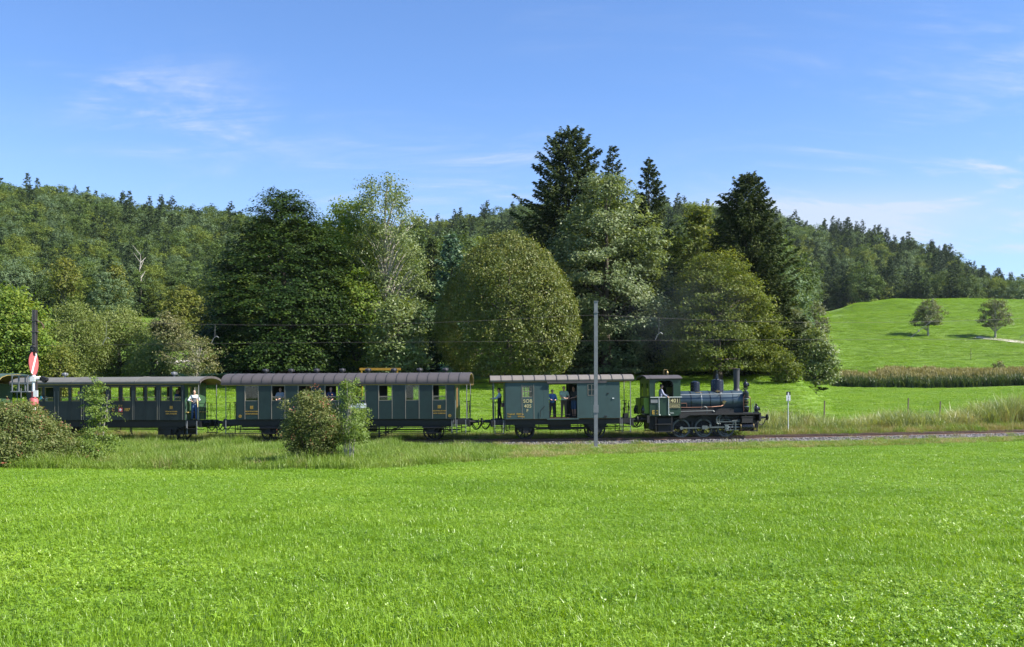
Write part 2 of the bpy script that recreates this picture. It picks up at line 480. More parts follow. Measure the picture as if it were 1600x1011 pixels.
xs = np.concatenate([-np.geomspace(60, 1600, 34)[::-1], np.arange(-59, 59.5, 1.0), np.geomspace(60, 1600, 34)])
ys = np.concatenate([np.arange(-60, 0, 6.0), np.arange(0, 54, 1.5), np.arange(54, 72, 0.5), np.arange(72, 130, 1.5), np.arange(130, 420, 4), np.geomspace(420, 2500, 40)])
V, Fq = sheet('ground', xs, ys)
g_ob = link_mesh('ground', fast_mesh('ground', V, Fq, M['ground']))
tag(g_ob, 'bright green meadow ground rolling up to the hills', kind='structure')

def strip(name, pts, w, lift, mat, label):
    P = np.array(pts, float)
    t = np.linspace(0, 1, len(P)); tt = np.linspace(0, 1, 40)
    x, y = np.interp(tt, t, P[:, 0]), np.interp(tt, t, P[:, 1])
    d = np.stack([np.gradient(x), np.gradient(y)], 1); d /= np.linalg.norm(d, axis=1)[:, None]
    nrm = np.stack([-d[:, 1], d[:, 0]], 1)
    rows = [-1, -.4, .4, 1]
    Vs = []
    for r in rows:
        px_, py_ = x + nrm[:, 0] * r * w / 2, y + nrm[:, 1] * r * w / 2
        Vs.append(np.stack([px_, py_, ground(px_, py_) + lift], 1))
    Vs = np.concatenate(Vs); n = len(tt)
    fq = [(r * n + k, r * n + k + 1, (r + 1) * n + k + 1, (r + 1) * n + k) for r in range(3) for k in range(n - 1)]
    return tag(link_mesh(name, fast_mesh(name, Vs, np.array(fq), mat)), label, kind='structure')
strip('path', [(ux(1525, 238), 238), (ux(1560, 234), 234), (ux(1600, 229), 229), (ux(1680, 220), 220)], 3.0, 0.12, M['path'], 'pale gravel path crossing the hillside beside the right tree')
strip('path', [(ux(225, 112), 112), (ux(262, 113), 113), (ux(312, 117), 117), (ux(360, 121), 121)], 2.6, 0.10, M['path'], 'pale path along the lawn behind the old coach')

# ------------------------------------------------------------------ railway line
def rail_prism(off, name, lab):
    prof = [(-.07, -.14), (.07, -.14), (.07, -.12), (.018, -.10), (.018, -.04), (.036, -.035), (.036, 0), (-.036, 0), (-.036, -.035), (-.018, -.04), (-.018, -.10), (-.07, -.12)]
    xs_ = np.arange(-60, 61, 2.0)
    Vv, fq, mi = [], [], []
    for x in xs_:
        a = track_ang(x); c, s_ = math.cos(a), math.sin(a)
        for p, q in prof:
            o = off + p
            Vv.append((x - s_ * o, track_y(x) + c * o, float(track_z(x)) + q))
    n = len(prof)
    for i in range(len(xs_) - 1):
        for k in range(n):
            fq.append((i * n + k, (i + 1) * n + k, (i + 1) * n + (k + 1) % n, i * n + (k + 1) % n)); mi.append(1 if k == 6 else 0)
    me = fast_mesh(name, np.array(Vv), np.array(fq), [M['rust'], M['railtop']], False)
    me.polygons.foreach_set('material_index', mi)
    return link_mesh(name, me)
trk = empty('railway_track', (0, 0, 0)); tag(trk, 'single railway track on ballast curving gently past the field', kind='structure')
for off in (-.7535, .7535): rail_prism(off, 'rail', '').parent = trk
sl = MB().box(-.13, .13, -1.25, 1.25, -.16, 0).mesh('sleeper', M['sleeper'], False)
for k in range(130):
    x = -40 + k * .65
    o = link_mesh('sleeper', sl, trk, (x, track_y(x), float(track_z(x)) - .145)); o.rotation_euler.z = track_ang(x)
# ballast bed
xs_ = np.arange(-60, 61, 1.0); Vv = []
sec = [(-2.3, -.48), (-1.5, -.19), (-.8, -.165), (0, -.17), (.8, -.165), (1.55, -.20), (2.1, -.42)]
for x in xs_:
    a = track_ang(x)
    for p, q in sec: Vv.append((x - math.sin(a) * p, track_y(x) + math.cos(a) * p, float(track_z(x)) + q))
n = len(sec)
fq = [(i * n + k, (i + 1) * n + k, (i + 1) * n + k + 1, i * n + k + 1) for i in range(len(xs_) - 1) for k in range(n - 1)]
tag(link_mesh('ballast_bed', fast_mesh('ballast_bed', np.array(Vv), np.array(fq), M['stone'])), 'grey ballast bed under the rails', kind='structure')

# ------------------------------------------------------------------ scattering (stuff only)
def hidden_collection(name, meshes):
    c = bpy.data.collections.new(name)
    for k, me in enumerate(meshes):
        c.objects.link(bpy.data.objects.new('%s_sample' % name, me))
    return c
def scatter(name, label, P, rot, scl, idx, coll, nvar):
    me = bpy.data.meshes.new(name)
    me.vertices.add(len(P)); me.vertices.foreach_set('co', np.asarray(P, np.float32).ravel())
    for nm, ty, dat in (('rot', 'FLOAT_VECTOR', rot), ('scl', 'FLOAT_VECTOR', scl)):
        a = me.attributes.new(nm, ty, 'POINT'); a.data.foreach_set('vector', np.asarray(dat, np.float32).ravel())
    a = me.attributes.new('pick', 'INT', 'POINT'); a.data.foreach_set('value', np.asarray(idx, np.int32))
    o = link_mesh(name, me)
    ng = bpy.data.node_groups.new(name + '_scatter', 'GeometryNodeTree')
    ng.interface.new_socket('Geometry', in_out='INPUT', socket_type='NodeSocketGeometry')
    ng.interface.new_socket('Geometry', in_out='OUTPUT', socket_type='NodeSocketGeometry')
    N, L = ng.nodes, ng.links
    gi, go = N.new('NodeGroupInput'), N.new('NodeGroupOutput')
    ci = N.new('GeometryNodeCollectionInfo'); ci.inputs['Collection'].default_value = coll
    ci.inputs['Separate Children'].default_value = True; ci.inputs['Reset Children'].default_value = True
    ip = N.new('GeometryNodeInstanceOnPoints')
    def named(nm, dt):
        q = N.new('GeometryNodeInputNamedAttribute'); q.data_type = dt; q.inputs['Name'].default_value = nm; return q.outputs['Attribute']
    er = N.new('FunctionNodeEulerToRotation'); L.new(named('rot', 'FLOAT_VECTOR'), er.inputs[0])
    L.new(gi.outputs[0], ip.inputs['Points']); L.new(ci.outputs[0], ip.inputs['Instance'])
    ip.inputs['Pick Instance'].default_value = True
    L.new(named('pick', 'INT'), ip.inputs['Instance Index'])
    L.new(er.outputs[0], ip.inputs['Rotation']); L.new(named('scl', 'FLOAT_VECTOR'), ip.inputs['Scale'])
    L.new(ip.outputs[0], go.inputs[0])
    md = o.modifiers.new('scatter', 'NODES'); md.node_group = ng
    return tag(o, label, kind='stuff')

def blades(n, R, h0, h1, w, lean, seed, clover=0, csize=.02, wide_tip=False):
    """a small patch of grass blades (two-quad ribbons) with optional clover leaves; returns verts, quads, tint"""
    r = np.random.default_rng(seed)
    th = r.uniform(0, 2 * np.pi, n); rr = R * np.sqrt(r.uniform(0, 1, n))
    b = np.stack([rr * np.cos(th), rr * np.sin(th), np.zeros(n)], 1)
    h = r.uniform(h0, h1, n); a = r.uniform(0, 2 * np.pi, n); ln = r.uniform(0.15, 1, n) * lean
    d = np.stack([np.cos(a), np.sin(a), np.zeros(n)], 1)
    s = np.stack([-np.sin(a), np.cos(a), np.zeros(n)], 1)
    tw = r.uniform(-.9, .9, n)[:, None]
    s = s * np.cos(tw) + d * np.sin(tw)
    ww = (w * r.uniform(.6, 1.3, n))[:, None]
    p1 = b + d * (h * ln * .35)[:, None] + np.array([0, 0, 1]) * (h * .62)[:, None]
    p2 = b + d * (h * ln)[:, None] + np.array([0, 0, 1]) * (h * np.sqrt(np.maximum(1 - (ln * .6) ** 2, .2)))[:, None]
    V = np.stack([b - s * ww * .5, b + s * ww * .5, p1 + s * ww * .45, p1 - s * ww * .45, p2 + s * ww * .08, p2 - s * ww * .08], 1).reshape(-1, 3)
    k = np.arange(n) * 6
    Fq = np.concatenate([np.stack([k, k + 1, k + 2, k + 3], 1), np.stack([k + 3, k + 2, k + 4, k + 5], 1)])
    t = r.uniform(0, 1, n); tint_ = np.concatenate([t, t])
    if clover:
        m = clover
        th = r.uniform(0, 2 * np.pi, m); rr = R * np.sqrt(r.uniform(0, 1, m))
        c = np.stack([rr * np.cos(th), rr * np.sin(th), r.uniform(h0 * .5, h1 * .8, m)], 1)
        N_ = r.normal(0, .38, (m, 3)) + np.array([0, 0, 1]); N_ /= np.linalg.norm(N_, axis=1)[:, None]
        a = r.uniform(0, 2 * np.pi, m)
        e1 = np.stack([np.cos(a), np.sin(a), np.zeros(m)], 1); e1 -= N_ * (e1 * N_).sum(1)[:, None]; e1 /= np.linalg.norm(e1, axis=1)[:, None]
        e2 = np.cross(N_, e1)
        sz = (csize * r.uniform(.6, 1.3, m))[:, None]
        vs, fs = [], []
        for j in range(3):
            ca, sa = math.cos(j * 2.094), math.sin(j * 2.094)
            q1 = e1 * ca + e2 * sa; q2 = -e1 * sa + e2 * ca
            vs.append(np.stack([c, c + (q1 * .6 + q2 * .42) * sz, c + q1 * 1.05 * sz + N_ * sz * .12, c + (q1 * .6 - q2 * .42) * sz], 1).reshape(-1, 3))
        base = len(V)
        V = np.concatenate([V] + vs)
        kk = np.arange(3 * m) * 4 + base
        Fq = np.concatenate([Fq, np.stack([kk, kk + 1, kk + 2, kk + 3], 1)])
        tint_ = np.concatenate([tint_, r.uniform(.2, 1, 3 * m)])
    return V, Fq, tint_
# ------------------------------------------------------------------ the train
def vehicle(name, label, cat, x, rz_extra=0.0, group=None):
    x_ = x
    dzdx = (float(track_z(x_ + 2)) - float(track_z(x_ - 2))) / 4
    return empty(name, (x_, track_y(x_), float(track_z(x_))), track_ang(x_) + rz_extra, -dzdx, label, cat, group)
def text(s, size, parent, x, z, y, mat, name='lettering', align='CENTER', ext=.004, spacing=1.0, sx=1.0):
    cu = bpy.data.curves.new(name, 'FONT'); cu.body = s; cu.size = size; cu.extrude = ext; cu.align_x = align; cu.space_character = spacing
    cu.space_line = 1.05; cu.offset = size * .02
    cu.materials.append(mat)
    o = bpy.data.objects.new(name, cu); SC.collection.objects.link(o)
    o.parent = parent; o.location = (x, y, z); o.rotation_euler = (RAD(90), 0, 0); o.scale = (sx, 1, 1)
    return o
def finish_texts():
    """turn the lettering into plain meshes"""
    bpy.context.view_layer.update()
    dg = bpy.context.evaluated_depsgraph_get()
    done = []
    for o in [o for o in SC.objects if o.type == 'FONT']:
        me = bpy.data.meshes.new_from_object(o.evaluated_get(dg))
        done.append((o, me))
    for o, me in done:
        n = link_mesh('lettering_', me, o.parent, o.location); n.rotation_euler = o.rotation_euler; n.scale = o.scale
        bpy.data.objects.remove(o); n.name = 'lettering'
WM = {}
def wheel_meshes(R, key, rimmat, spokes=10):
    if key in WM: return WM[key]
    t = MB().ring((0, 0, 0), 'y', R, R - .075, -.065, .065, 32); t.ring((0, 0, 0), 'y', R + .028, R - .05, .045, .075, 32)
    w = MB().cyl((0, -.10, 0), (0, .10, 0), .10, .10, 14)
    for k in range(spokes):
        a = 2 * math.pi * k / spokes
        w.cyl((.07 * math.cos(a), 0, .07 * math.sin(a)), ((R - .06) * math.cos(a), 0, (R - .06) * math.sin(a)), .026, .02, 6, False)
    WM[key] = (w.mesh('wheel', M['black']), t.mesh('tyre', rimmat))
    return WM[key]
def wheelset(par, x, R, key, rimmat, spokes=10):
    wm, tm = wheel_meshes(R, key, rimmat, spokes)
    for y in (-.76, .76):
        w = link_mesh('wheel', wm, par, (x, y, R)); w.rotation_euler = (0, (x * 1.7) % 1, 0 if y < 0 else math.pi)
        link_mesh('tyre', tm, w)
    MB().cyl((x, -.95, R), (x, .95, R), .065, .065, 10).build('axle', M['black'], par)
def roof_poly(prof, th=.05):
    """prof: half profile (y,z) from eave to crown; returns closed band polygon"""
    full = prof + [(-y, z) for y, z in prof[::-1] if y > 1e-6]
    inner = [(y * .985, z - th) for y, z in full]
    return full + inner[::-1]
def underframe(v, L, x0, x1, zb, parts_x, W=1.2):
    """sole bars, floor edge, truss"""
    mb = MB().box(x0, x1, -W, -W + .09, zb - .34, zb - .02); mb.box(x0, x1, W - .09, W, zb - .34, zb - .02)
    for x in parts_x: mb.box(x - .06, x + .06, -W + .1, W - .1, zb - .30, zb - .06)
    mb.build('sole_bar', M['black'], v)
def axle_guard(v, x, R):
    for y in (-1.02, 1.02):
        mb = MB().prism([(x - .62, R + .38), (x + .62, R + .38), (x + .25, R - .14), (x - .25, R - .14)], 'y', y - .03, y + .03)
        mb.build('axle_guard', M['black'], v)
        s = MB()
        for k in range(4):
            l = .62 - k * .12; s.box(x - l, x + l, y * 1.07 - .045, y * 1.07 + .045, R + .20 + k * .045, R + .24 + k * .045)
        s.build('leaf_spring', M['black'], v)
        MB().box(x - .15, x + .15, y * 1.09 - .09, y * 1.09 + .09, R - .14, R + .17).build('axle_box', M['black'], v)
def buffers(v, x, sgn, z=1.05, y=.86, mat='black'):
    for yy in (-y, y):
        b = MB().cyl((x, yy, z), (x + sgn * .30, yy, z), .085, .07, 12)
        b.cyl((x + sgn * .30, yy, z), (x + sgn * .46, yy, z), .05, .05, 10); b.cyl((x + sgn * .46, yy, z), (x + sgn * .50, yy, z), .18, .19, 18)
        b.build('buffer', M[mat], v)
    h = MB().cyl((x, 0, z), (x + sgn * .35, 0, z - .04), .05, .04, 8)
    h.tube([(x + sgn * .35, 0, z - .04), (x + sgn * .42, 0, z - .12), (x + sgn * .36, 0, z - .2)], .03, 6); h.build('coupling', M['black'], v)
    c = MB()
    for yy in (-.45, .45):
        pts = [(x + sgn * (.02 + .11 * k), yy, z - .12 - .34 * math.sin(math.pi * k / 5)) for k in range(6)]
        c.tube(pts, .028, 6)
    c.build('brake_hose', M['black'], v)
def platform(v, xa, xb, sgn, zb, zroof, W=1.22, posts=True, rail=True):
    """open end platform from body end xa to outer edge xb"""
    lo, hi = min(xa, xb), max(xa, xb)
    MB().box(lo, hi, -W, W, zb - .30, zb - .02).build('platform_floor', M['black'], v)
    MB().box(xb - .07, xb + .07, -1.25, 1.25, zb - .42, zb - .08).build('buffer_beam', M['black'], v)
    xp = xb - sgn * .10
    for y in (-W + .06, W - .06):
        MB().cyl((xp, y, zb - .02), (xp, y, zroof), .026, .026, 8).build('roof_post', M['greysteel'], v)
    g = MB()
    for y in (-W + .06, -.42, .42, W - .06):
        g.cyl((xp, y, zb), (xp, y, zb + .95), .017, .017, 6)
    for z in (.95, .55):
        g.cyl((xp, -W + .06, zb + z), (xp, -.42, zb + z), .015, .015, 6); g.cyl((xp, .42, zb + z), (xp, W - .06, zb + z), .015, .015, 6)
    for s in (-1, 1):
        g.cyl((xp, s * (W - .06), zb), (xp, s * .42, zb + .95), .012, .012, 6)
    g.build('end_railing', M['black'], v)
    # brake handwheel column
    b = MB().cyl((xp - sgn * .12, .25, zb - .3), (xp - sgn * .12, .25, zb + .95), .02, .02, 6); b.ring((xp - sgn * .12, .25, zb + .97), 'z', .16, .13, -.015, .015, 14)
    b.cyl((xp - sgn * .28, .25, zb + .97), (xp + sgn * .04, .25, zb + .97), .012, .012, 5); b.build('hand_brake', M['black'], v)
    for y in (-1, 1):
        s = MB()
        for k, z in enumerate((zb - .48, zb - .78)):
            s.box(lo + .12, hi - .12, y * (W + .06) - .14, y * (W + .06) + .14, z - .035, z)
        s.build('footboard', M['black'], v)
        s = MB()
        for x in (lo + .14, hi - .14): s.box(x - .02, x + .02, y * (W + .10) - .02, y * (W + .10) + .02, zb - .84, zb - .05)
        s.build('step_hanger', M['greysteel'], v)
        MB().tube([(xa + sgn * .05, y * (W + .03), zb - .45), (xa + sgn * .05, y * (W + .05), zb + .6), (xa + sgn * .05, y * (W + .03), zb + 1.05)], .016, 6).build('grab_rail', M['greysteel'], v)
def clutter(v, x0, x1, seed, zt, W=1.05):
    """brake rods, pipes and boxes hung under the floor"""
    r = random.Random(seed)
    mb = MB()
    for y in (-W, -.4, .4, W * .9):
        z = zt - r.uniform(.12, .34); mb.cyl((x0, y, z), (x1, y, z - r.uniform(-.05, .05)), .022, .022, 6)
    for k in range(int((x1 - x0) / .8)):
        x = r.uniform(x0, x1); mb.box(x - .02, x + .02, -W - .02, -W + .02, zt - r.uniform(.25, .55), zt)
        if k % 2 == 0:
            mb.cyl((x, -W, zt - .4), (x + r.uniform(-.5, .5), -W + .05, zt - .3), .018, .018, 5)
    mb.build('brake_rigging', M['black'], v)
def window(v, xc, w, z0, z1, y, sgn, frame='beige', open_=True, mull=False, fw=.035):
    """a framed window set in the wall opening; sgn: outward side (-1 towards the field)"""
    ya, yb = sorted((y + sgn * .012, y - sgn * .05))
    f = MB()
    f.box(xc - w / 2, xc - w / 2 + fw, ya, yb, z0, z1); f.box(xc + w / 2 - fw, xc + w / 2, ya, yb, z0, z1)
    f.box(xc - w / 2 + fw, xc + w / 2 - fw, ya, yb, z0, z0 + fw); f.box(xc - w / 2 + fw, xc + w / 2 - fw, ya, yb, z1 - fw, z1)
    if mull:
        f.box(xc - .018, xc + .018, ya + .01, yb - .01, z0 + fw, z1 - fw)
        zm = (z0 + z1) / 2
        f.box(xc - w / 2 + fw, xc - .018, ya + .01, yb - .01, zm - .018, zm + .018); f.box(xc + .018, xc + w / 2 - fw, ya + .01, yb - .01, zm - .018, zm + .018)
    fo = f.build('window', M[frame], v)
    ym = y - sgn * .02
    if open_:
        zs = z0 + (z1 - z0) * .27
        MB().box(xc - w / 2 + fw, xc + w / 2 - fw, ym - .015, ym + .015, zs - .02, zs + .02).build('sash_bar', M[frame], fo)
        MB().box(xc - w / 2 + fw, xc + w / 2 - fw, ym - .003, ym + .003, z0 + fw, zs - .02).build('pane', M['glass'], fo)
    elif mull:
        zm = (z0 + z1) / 2
        for a, b in ((xc - w / 2 + fw, xc - .018), (xc + .018, xc + w / 2 - fw)):
            for c, d in ((z0 + fw, zm - .018), (zm + .018, z1 - fw)):
                MB().box(a, b, ym - .003, ym + .003, c, d).build('pane', M['glass'], fo)
    else:
        MB().box(xc - w / 2 + fw, xc + w / 2 - fw, ym - .003, ym + .003, z0 + fw, z1 - fw).build('pane', M['glass'], fo)
def side_wall(v, x0, x1, z0, z1, wins, y, mat, inner, extra_cuts=(), strips='beige', strip_down=True):
    """coach side made of piers, waist panels and a letter board around the window openings; wins = [(xc, w, za, zb)]"""
    t = .05
    def pan(a, b, c, d, name='side_panel'):
        mb = MB(); mb.box(a + .002, b - .002, y - t / 2, y + t / 2, c, d)
        mb.build(name, mat, v, smooth=False)
    zt = max([w[3] for w in wins]) if wins else z1
    pan(x0, x1, zt, z1, 'letter_board')
    edges = [x0]
    for xc, w, za, zb in sorted(wins):
        edges.append(xc - w / 2); edges.append(xc + w / 2)
    edges.append(x1)
    for i in range(0, len(edges), 2):
        a, b = edges[i], edges[i + 1]
        cuts = [a] + [c for c in extra_cuts if a < c < b] + [b]
        for p, q in zip(cuts[:-1], cuts[1:]):
            if q - p > .01: pan(p, q, z0, zt - .002)
    for xc, w, za, zb in wins:
        pan(xc - w / 2, xc + w / 2, z0, za, 'waist_panel')
        if zb < zt - .01: pan(xc - w / 2, xc + w / 2, zb, zt - .002)
    if strips:
        s = -1 if y < 0 else 1
        for e in edges[1:-1]:
            MB().box(e - .018, e + .018, y + s * (t / 2) - .012, y + s * (t / 2) + .012, z0 + .01, zt + .02).build('cover_strip', M[strips], v, smooth=False)
def inside(v, x0, x1, W, zb, zt, partitions, benches, mat='wood', ceil='yellowwood'):
    MB().box(x0, x1, -W + .03, W - .03, zb, zb + .06).build('floor', M[mat], v)
    MB().box(x0 + .06, x1 - .06, -W + .05, W - .05, zt - .05, zt - .02).build('ceiling', M[ceil], v)
    for x in partitions:
        mb = MB().box(x - .025, x + .025, -W + .06, -.36, zb + .06, zt - .06); mb.box(x - .025, x + .025, .36, W - .06, zb + .06, zt - .06); mb.box(x - .025, x + .025, -.36, .36, zb + 1.95, zt - .06)
        mb.build('partition', M[mat], v)
    for x in benches:
        for y in (-.85, .85):
            mb = MB().box(x - .02, x + .02, y - .45, y + .45, zb + .3, zb + 1.02); mb.box(x - .4, x + .4, y - .45, y + .45, zb + .42, zb + .47); mb.box(x - .05, x + .05, y - .4, y + .4, zb + .06, zb + .42)
            mb.build('bench', M[mat], v)
def roof(v, x0, x1, prof, mat, seam, band=None, under='yellowwood', n_up=None):
    """sheet metal roof: one piece per sheet with raised seams, plus gutter band"""
    n = max(1, round((x1 - x0) / seam)); st = (x1 - x0) / n
    body = MB().prism(roof_poly(prof, .05), 'x', -st / 2 + .006, st / 2 - .006).mesh('roof_sheet', mat)
    half = prof + [(-y, z) for y, z in prof[::-1] if y > 1e-6]
    sp = MB().prism([(y * 1.006, z + .022) for y, z in half] + [(y, z - .03) for y, z in half[::-1]], 'x', -.016, .016).mesh('roof_seam', M['chimney'] if mat is not M['roof107'] else mat)
    for k in range(n):
        o = link_mesh('roof_sheet', body, v, (x0 + st * (k + .5), 0, 0))
        if k: link_mesh('roof_seam', sp, v, (x0 + st * k, 0, 0))
    MB().prism(roof_poly([(y * .975, z - .055) for y, z in prof], .03), 'x', x0 + .02, x1 - .02).build('roof_lining', M[under], v)
def roof_vent(v, x, z, mat='chimney'):
    f = MB().lathe([(.05, 0), (.05, .10), (.13, .12), (.15, .20), (.10, .28), (.03, .31)], (x, 0, z), 'z', 12)
    f.cyl((x - .17, 0, z + .21), (x + .17, 0, z + .21), .075, .075, 10)
    f.build('roof_vent', M[mat], v)

# ---------------- long third class coach
big = vehicle('passenger_coach', 'long dark green passenger coach with eight single windows, third in the train', 'railway coach', -9.36)
B0, B1, ZB, ZT, BW = -6.2, 6.2, 1.24, 3.30, 1.38
wx = [(381.2 + 21.3 / 2 + 42.35 * k - 539.5) / 27.75 for k in range(8)]
wins = [(x, .77, 2.28, 3.16) for x in wx]
for y, s in ((-BW, -1), (BW, 1)):
    side_wall(big, B0, B1, ZB, ZT, wins, y, M['green'], None, extra_cuts=())
    for k, w in enumerate(wins): window(big, w[0], w[1], w[2], w[3], y, s, open_=k not in (0, 6))
for x in (B0, B1):
    mb = MB().box(x - .03, x + .03, -BW + .03, -.40, ZB, ZT); mb.box(x - .03, x + .03, .40, BW - .03, ZB, ZT); mb.box(x - .03, x + .03, -.40, .40, 3.15, ZT); mb.build('end_wall', M['green'], big)
    MB().box(x - .02, x + .02, -.40, .40, ZB, 3.15).build('door', M['wood'], big)
inside(big, B0, B1, BW, ZB, ZT + .1, (-2.2, 3.0), [x + .76 for x in wx[:-1]])
prof_big = [(1.46, 3.24), (1.47, 3.30), (1.44, 3.44), (1.34, 3.57), (1.12, 3.70), (.75, 3.80), (.38, 3.85), (0, 3.87)]
roof(big, -7.07, 7.07, prof_big, M['roofgrey'], .58)
for y in (-1, 1): MB().box(-7.07, 7.07, y * 1.475 - .015, y * 1.475 + .015, 3.215, 3.245).build('gutter', M['roofgrey'], big)
for k in range(8): roof_vent(big, (405 + 41.0 * k - 539.5) / 27.4, 3.84)
underframe(big, 12.4, -7.0, 7.0, ZB, (-6.8, -4.6, -2.5, 0, 2.5, 4.9, 6.8))
MB().box(-6.0, 6.0, -1.14, -1.08, .82, 1.02).build('equipment_board', M['black'], big)
clutter(big, -6.4, 6.4, 5, .92)
for x in (-4.45, 4.88):
    wheelset(big, x, .51, 'coach', M['black'], 10); axle_guard(big, x, .51)
    MB().box(x - .5, x + .5, -.6, .6, .55, .85).build('brake_gear', M['black'], big)
for y in (-1.1, 1.1):
    tr = MB()
    for z in (0, -.14): tr.tube([(-3.2, y, .86), (-1.9, y, .38 + z), (1.9, y, .38 + z), (3.2, y, .86)], .02, 6)
    for x in (-1.9, 1.9): tr.box(x - .04, x + .04, y - .03, y + .03, .2, .9)
    tr.build('truss_rod', M['black'], big)
MB().box(.1, 1.5, -.75, .6, .5, .86).build('battery_box', M['black'], big)
for sg in (-1, 1):
    platform(big, B0 * -sg * -1 if sg < 0 else B1, sg * 6.98, sg, ZB, 3.24); buffers(big, sg * 7.05, sg)
yo = -BW - .034
for k in (0, 7):
    text('III', .26, big, wx[k], 1.83, yo, M['ochre'], sx=1.0)
    text('NICHTRAUCHER', .095, big, wx[k], 1.66, yo, M['ochre'], spacing=1.1); text('NON FUMEURS', .095, big, wx[k], 1.52, yo, M['ochre'], spacing=1.1)
for x in (B0 + .22, B1 - .25):
    MB().ring((x, yo, 1.42), 'y', .085, .060, -.004, .004, 16).build('emblem', M['ochre'], big)
    text('R', .12, big, x, 1.38, yo, M['ochre'])
MB().box(.25, 1.22, yo - .02, yo + .005, 1.86, 2.12).build('route_board', M['white'], big)
text('BAUMA', .10, big, .75, 2.0, yo - .022, M['black']); text('HINWIL', .10, big, .75, 1.89, yo - .022, M['black'])

# ---------------- old coach 107
old = vehicle('passenger_coach', 'older blackish green coach with paired windows and arched roof behind the sapling', 'railway coach', -23.35)
O0, O1, OT, OW = -4.92, 4.92, 3.36, 1.36
ow = []
px_m = 26.85
for a, b in ((211, 227), (229, 245), (251, 266), (269, 284), (172, 188), (190.5, 206.5), (132, 148), (150.5, 166.5), (92.6, 108.6), (111, 126.4), (52.5, 68), (70, 84.5)):
    uc = (a + b) / 2
    # local coordinate along the coach from the sight line to its near side
    c, s_ = math.cos(track_ang(-23.35)), math.sin(track_ang(-23.35)); ox, oy = -23.35 + s_ * OW, track_y(-23.35) - c * OW
    k = (uc - 800) / F; lx = (k * oy - ox) / (c - k * s_)
    ow.append((lx, .585, 2.30, 3.13))
ow.sort()
for y, s in ((-OW, -1), (OW, 1)):
    side_wall(old, O0, O1, 1.20, OT, ow, y, M['green107'], None, strips='green107')
    for w in ow: window(old, w[0], w[1], w[2], w[3], y, s, frame='yellowwood', open_=True, fw=.028)
    for i in range(0, 12, 2):
        for e in (ow[i][0] - .36, ow[i + 1][0] + .36):
            MB().box(e - .014, e + .014, y + s * .025 - .01, y + s * .025 + .01, 1.21, 2.9).build('cover_strip', M['beige'], old, smooth=False)
for x, sg in ((O0, -1), (O1, 1)):
    mb = MB().box(x - .03, x + .03, -OW + .03, -.98, 1.2, OT); mb.box(x - .03, x + .03, -.60, -.38, 1.2, OT); mb.box(x - .03, x + .03, .40, OW - .03, 1.2, OT)
    mb.box(x - .03, x + .03, -.98, -.60, 1.2, 2.30); mb.box(x - .03, x + .03, -.98, -.60, 3.13, OT); mb.box(x - .03, x + .03, -.38, .40, 3.1, OT)
    mb.build('end_wall', M['green_end'], old)
    MB().box(x - .02, x + .02, .02, .40, 1.2, 3.1).build('door', M['cream'], old)
    f = MB().box(x - .035, x + .035, -.98, -.95, 2.3, 3.13); f.box(x - .035, x + .035, -.63, -.60, 2.3, 3.13); f.box(x - .035, x + .035, -.95, -.63, 2.3, 2.33); f.box(x - .035, x + .035, -.95, -.63, 3.1, 3.13); f.build('window', M['yellowwood'], old)
inside(old, O0, O1, OW, 1.2, OT + .1, (-1.3,), [(-4.2 + 1.48 * k) for k in range(7)], mat='yellowwood')
prof_old = [(1.52, 3.33), (1.50, 3.42), (1.30, 3.53), (.95, 3.63), (.5, 3.70), (0, 3.72)]
roof(old, O0 - 1.0, O1 + 1.0, prof_old, M['roof107'], 3.9, under='yellowwood')
for x in (O0 - 1.0, O1 + 1.0):
    MB().prism(roof_poly([(y * 1.004, z + .012) for y, z in prof_old], .13), 'x', x - .025, x + .025).build('roof_edge_board', M['darksteel'], old)
for x in (-3.35, 3.6): roof_vent(old, x, 3.70, 'greysteel')
underframe(old, 9.8, -5.8, 5.8, 1.2, (-5.6, -3, 0, 3, 5.6)); clutter(old, -5.0, 5.0, 8, .9)
MB().box(-4.8, 4.8, -1.16, -1.10, .78, .98).build('equipment_board', M['black'], old)
for x in (-3.55, 3.85):
    wheelset(old, x - .0, .48, 'old', M['black'], 9); axle_guard(old, x, .48)
    MB().box(x - .8, x + .8, -.9, .7, .35, .80).build('brake_gear', M['black'], old)
for sg in (-1, 1):
    platform(old, O1 if sg > 0 else O0, sg * 5.78, sg, 1.2, 3.33); buffers(old, sg * 5.85, sg)
yo = -OW - .034
def lx_of(u):
    k = (u - 800) / F; return (k * oy - ox) / (c - k * s_)
text('C', .24, old, lx_of(177.5), 1.72, yo, M['ochre'])
text('107', .24, old, lx_of(199), 1.72, yo, M['ochre'])
xc = lx_of(188.7)
text('D V', .15, old, xc, 1.98, yo, M['ochre']); text('Z O', .15, old, xc, 1.51, yo, M['ochre'])
em = MB().box(xc - .115, xc + .115, yo - .006, yo + .004, 1.68, 1.91).build('emblem', M['red'], old)
MB().box(xc - .03, xc + .03, yo - .012, yo - .005, 1.72, 1.87).build('cross', M['white'], em); MB().box(xc - .075, xc + .075, yo - .011, yo - .005, 1.765, 1.825).build('cross', M['white'], em)
for u in (268, 66.5):
    x = lx_of(u)
    text('III', .24, old, x, 1.84, yo, M['ochre']); text('NICHTRAUCHER', .09, old, x, 1.66, yo, M['ochre'], spacing=1.1); text('NON FUMEURS', .09, old, x, 1.53, yo, M['ochre'], spacing=1.1)

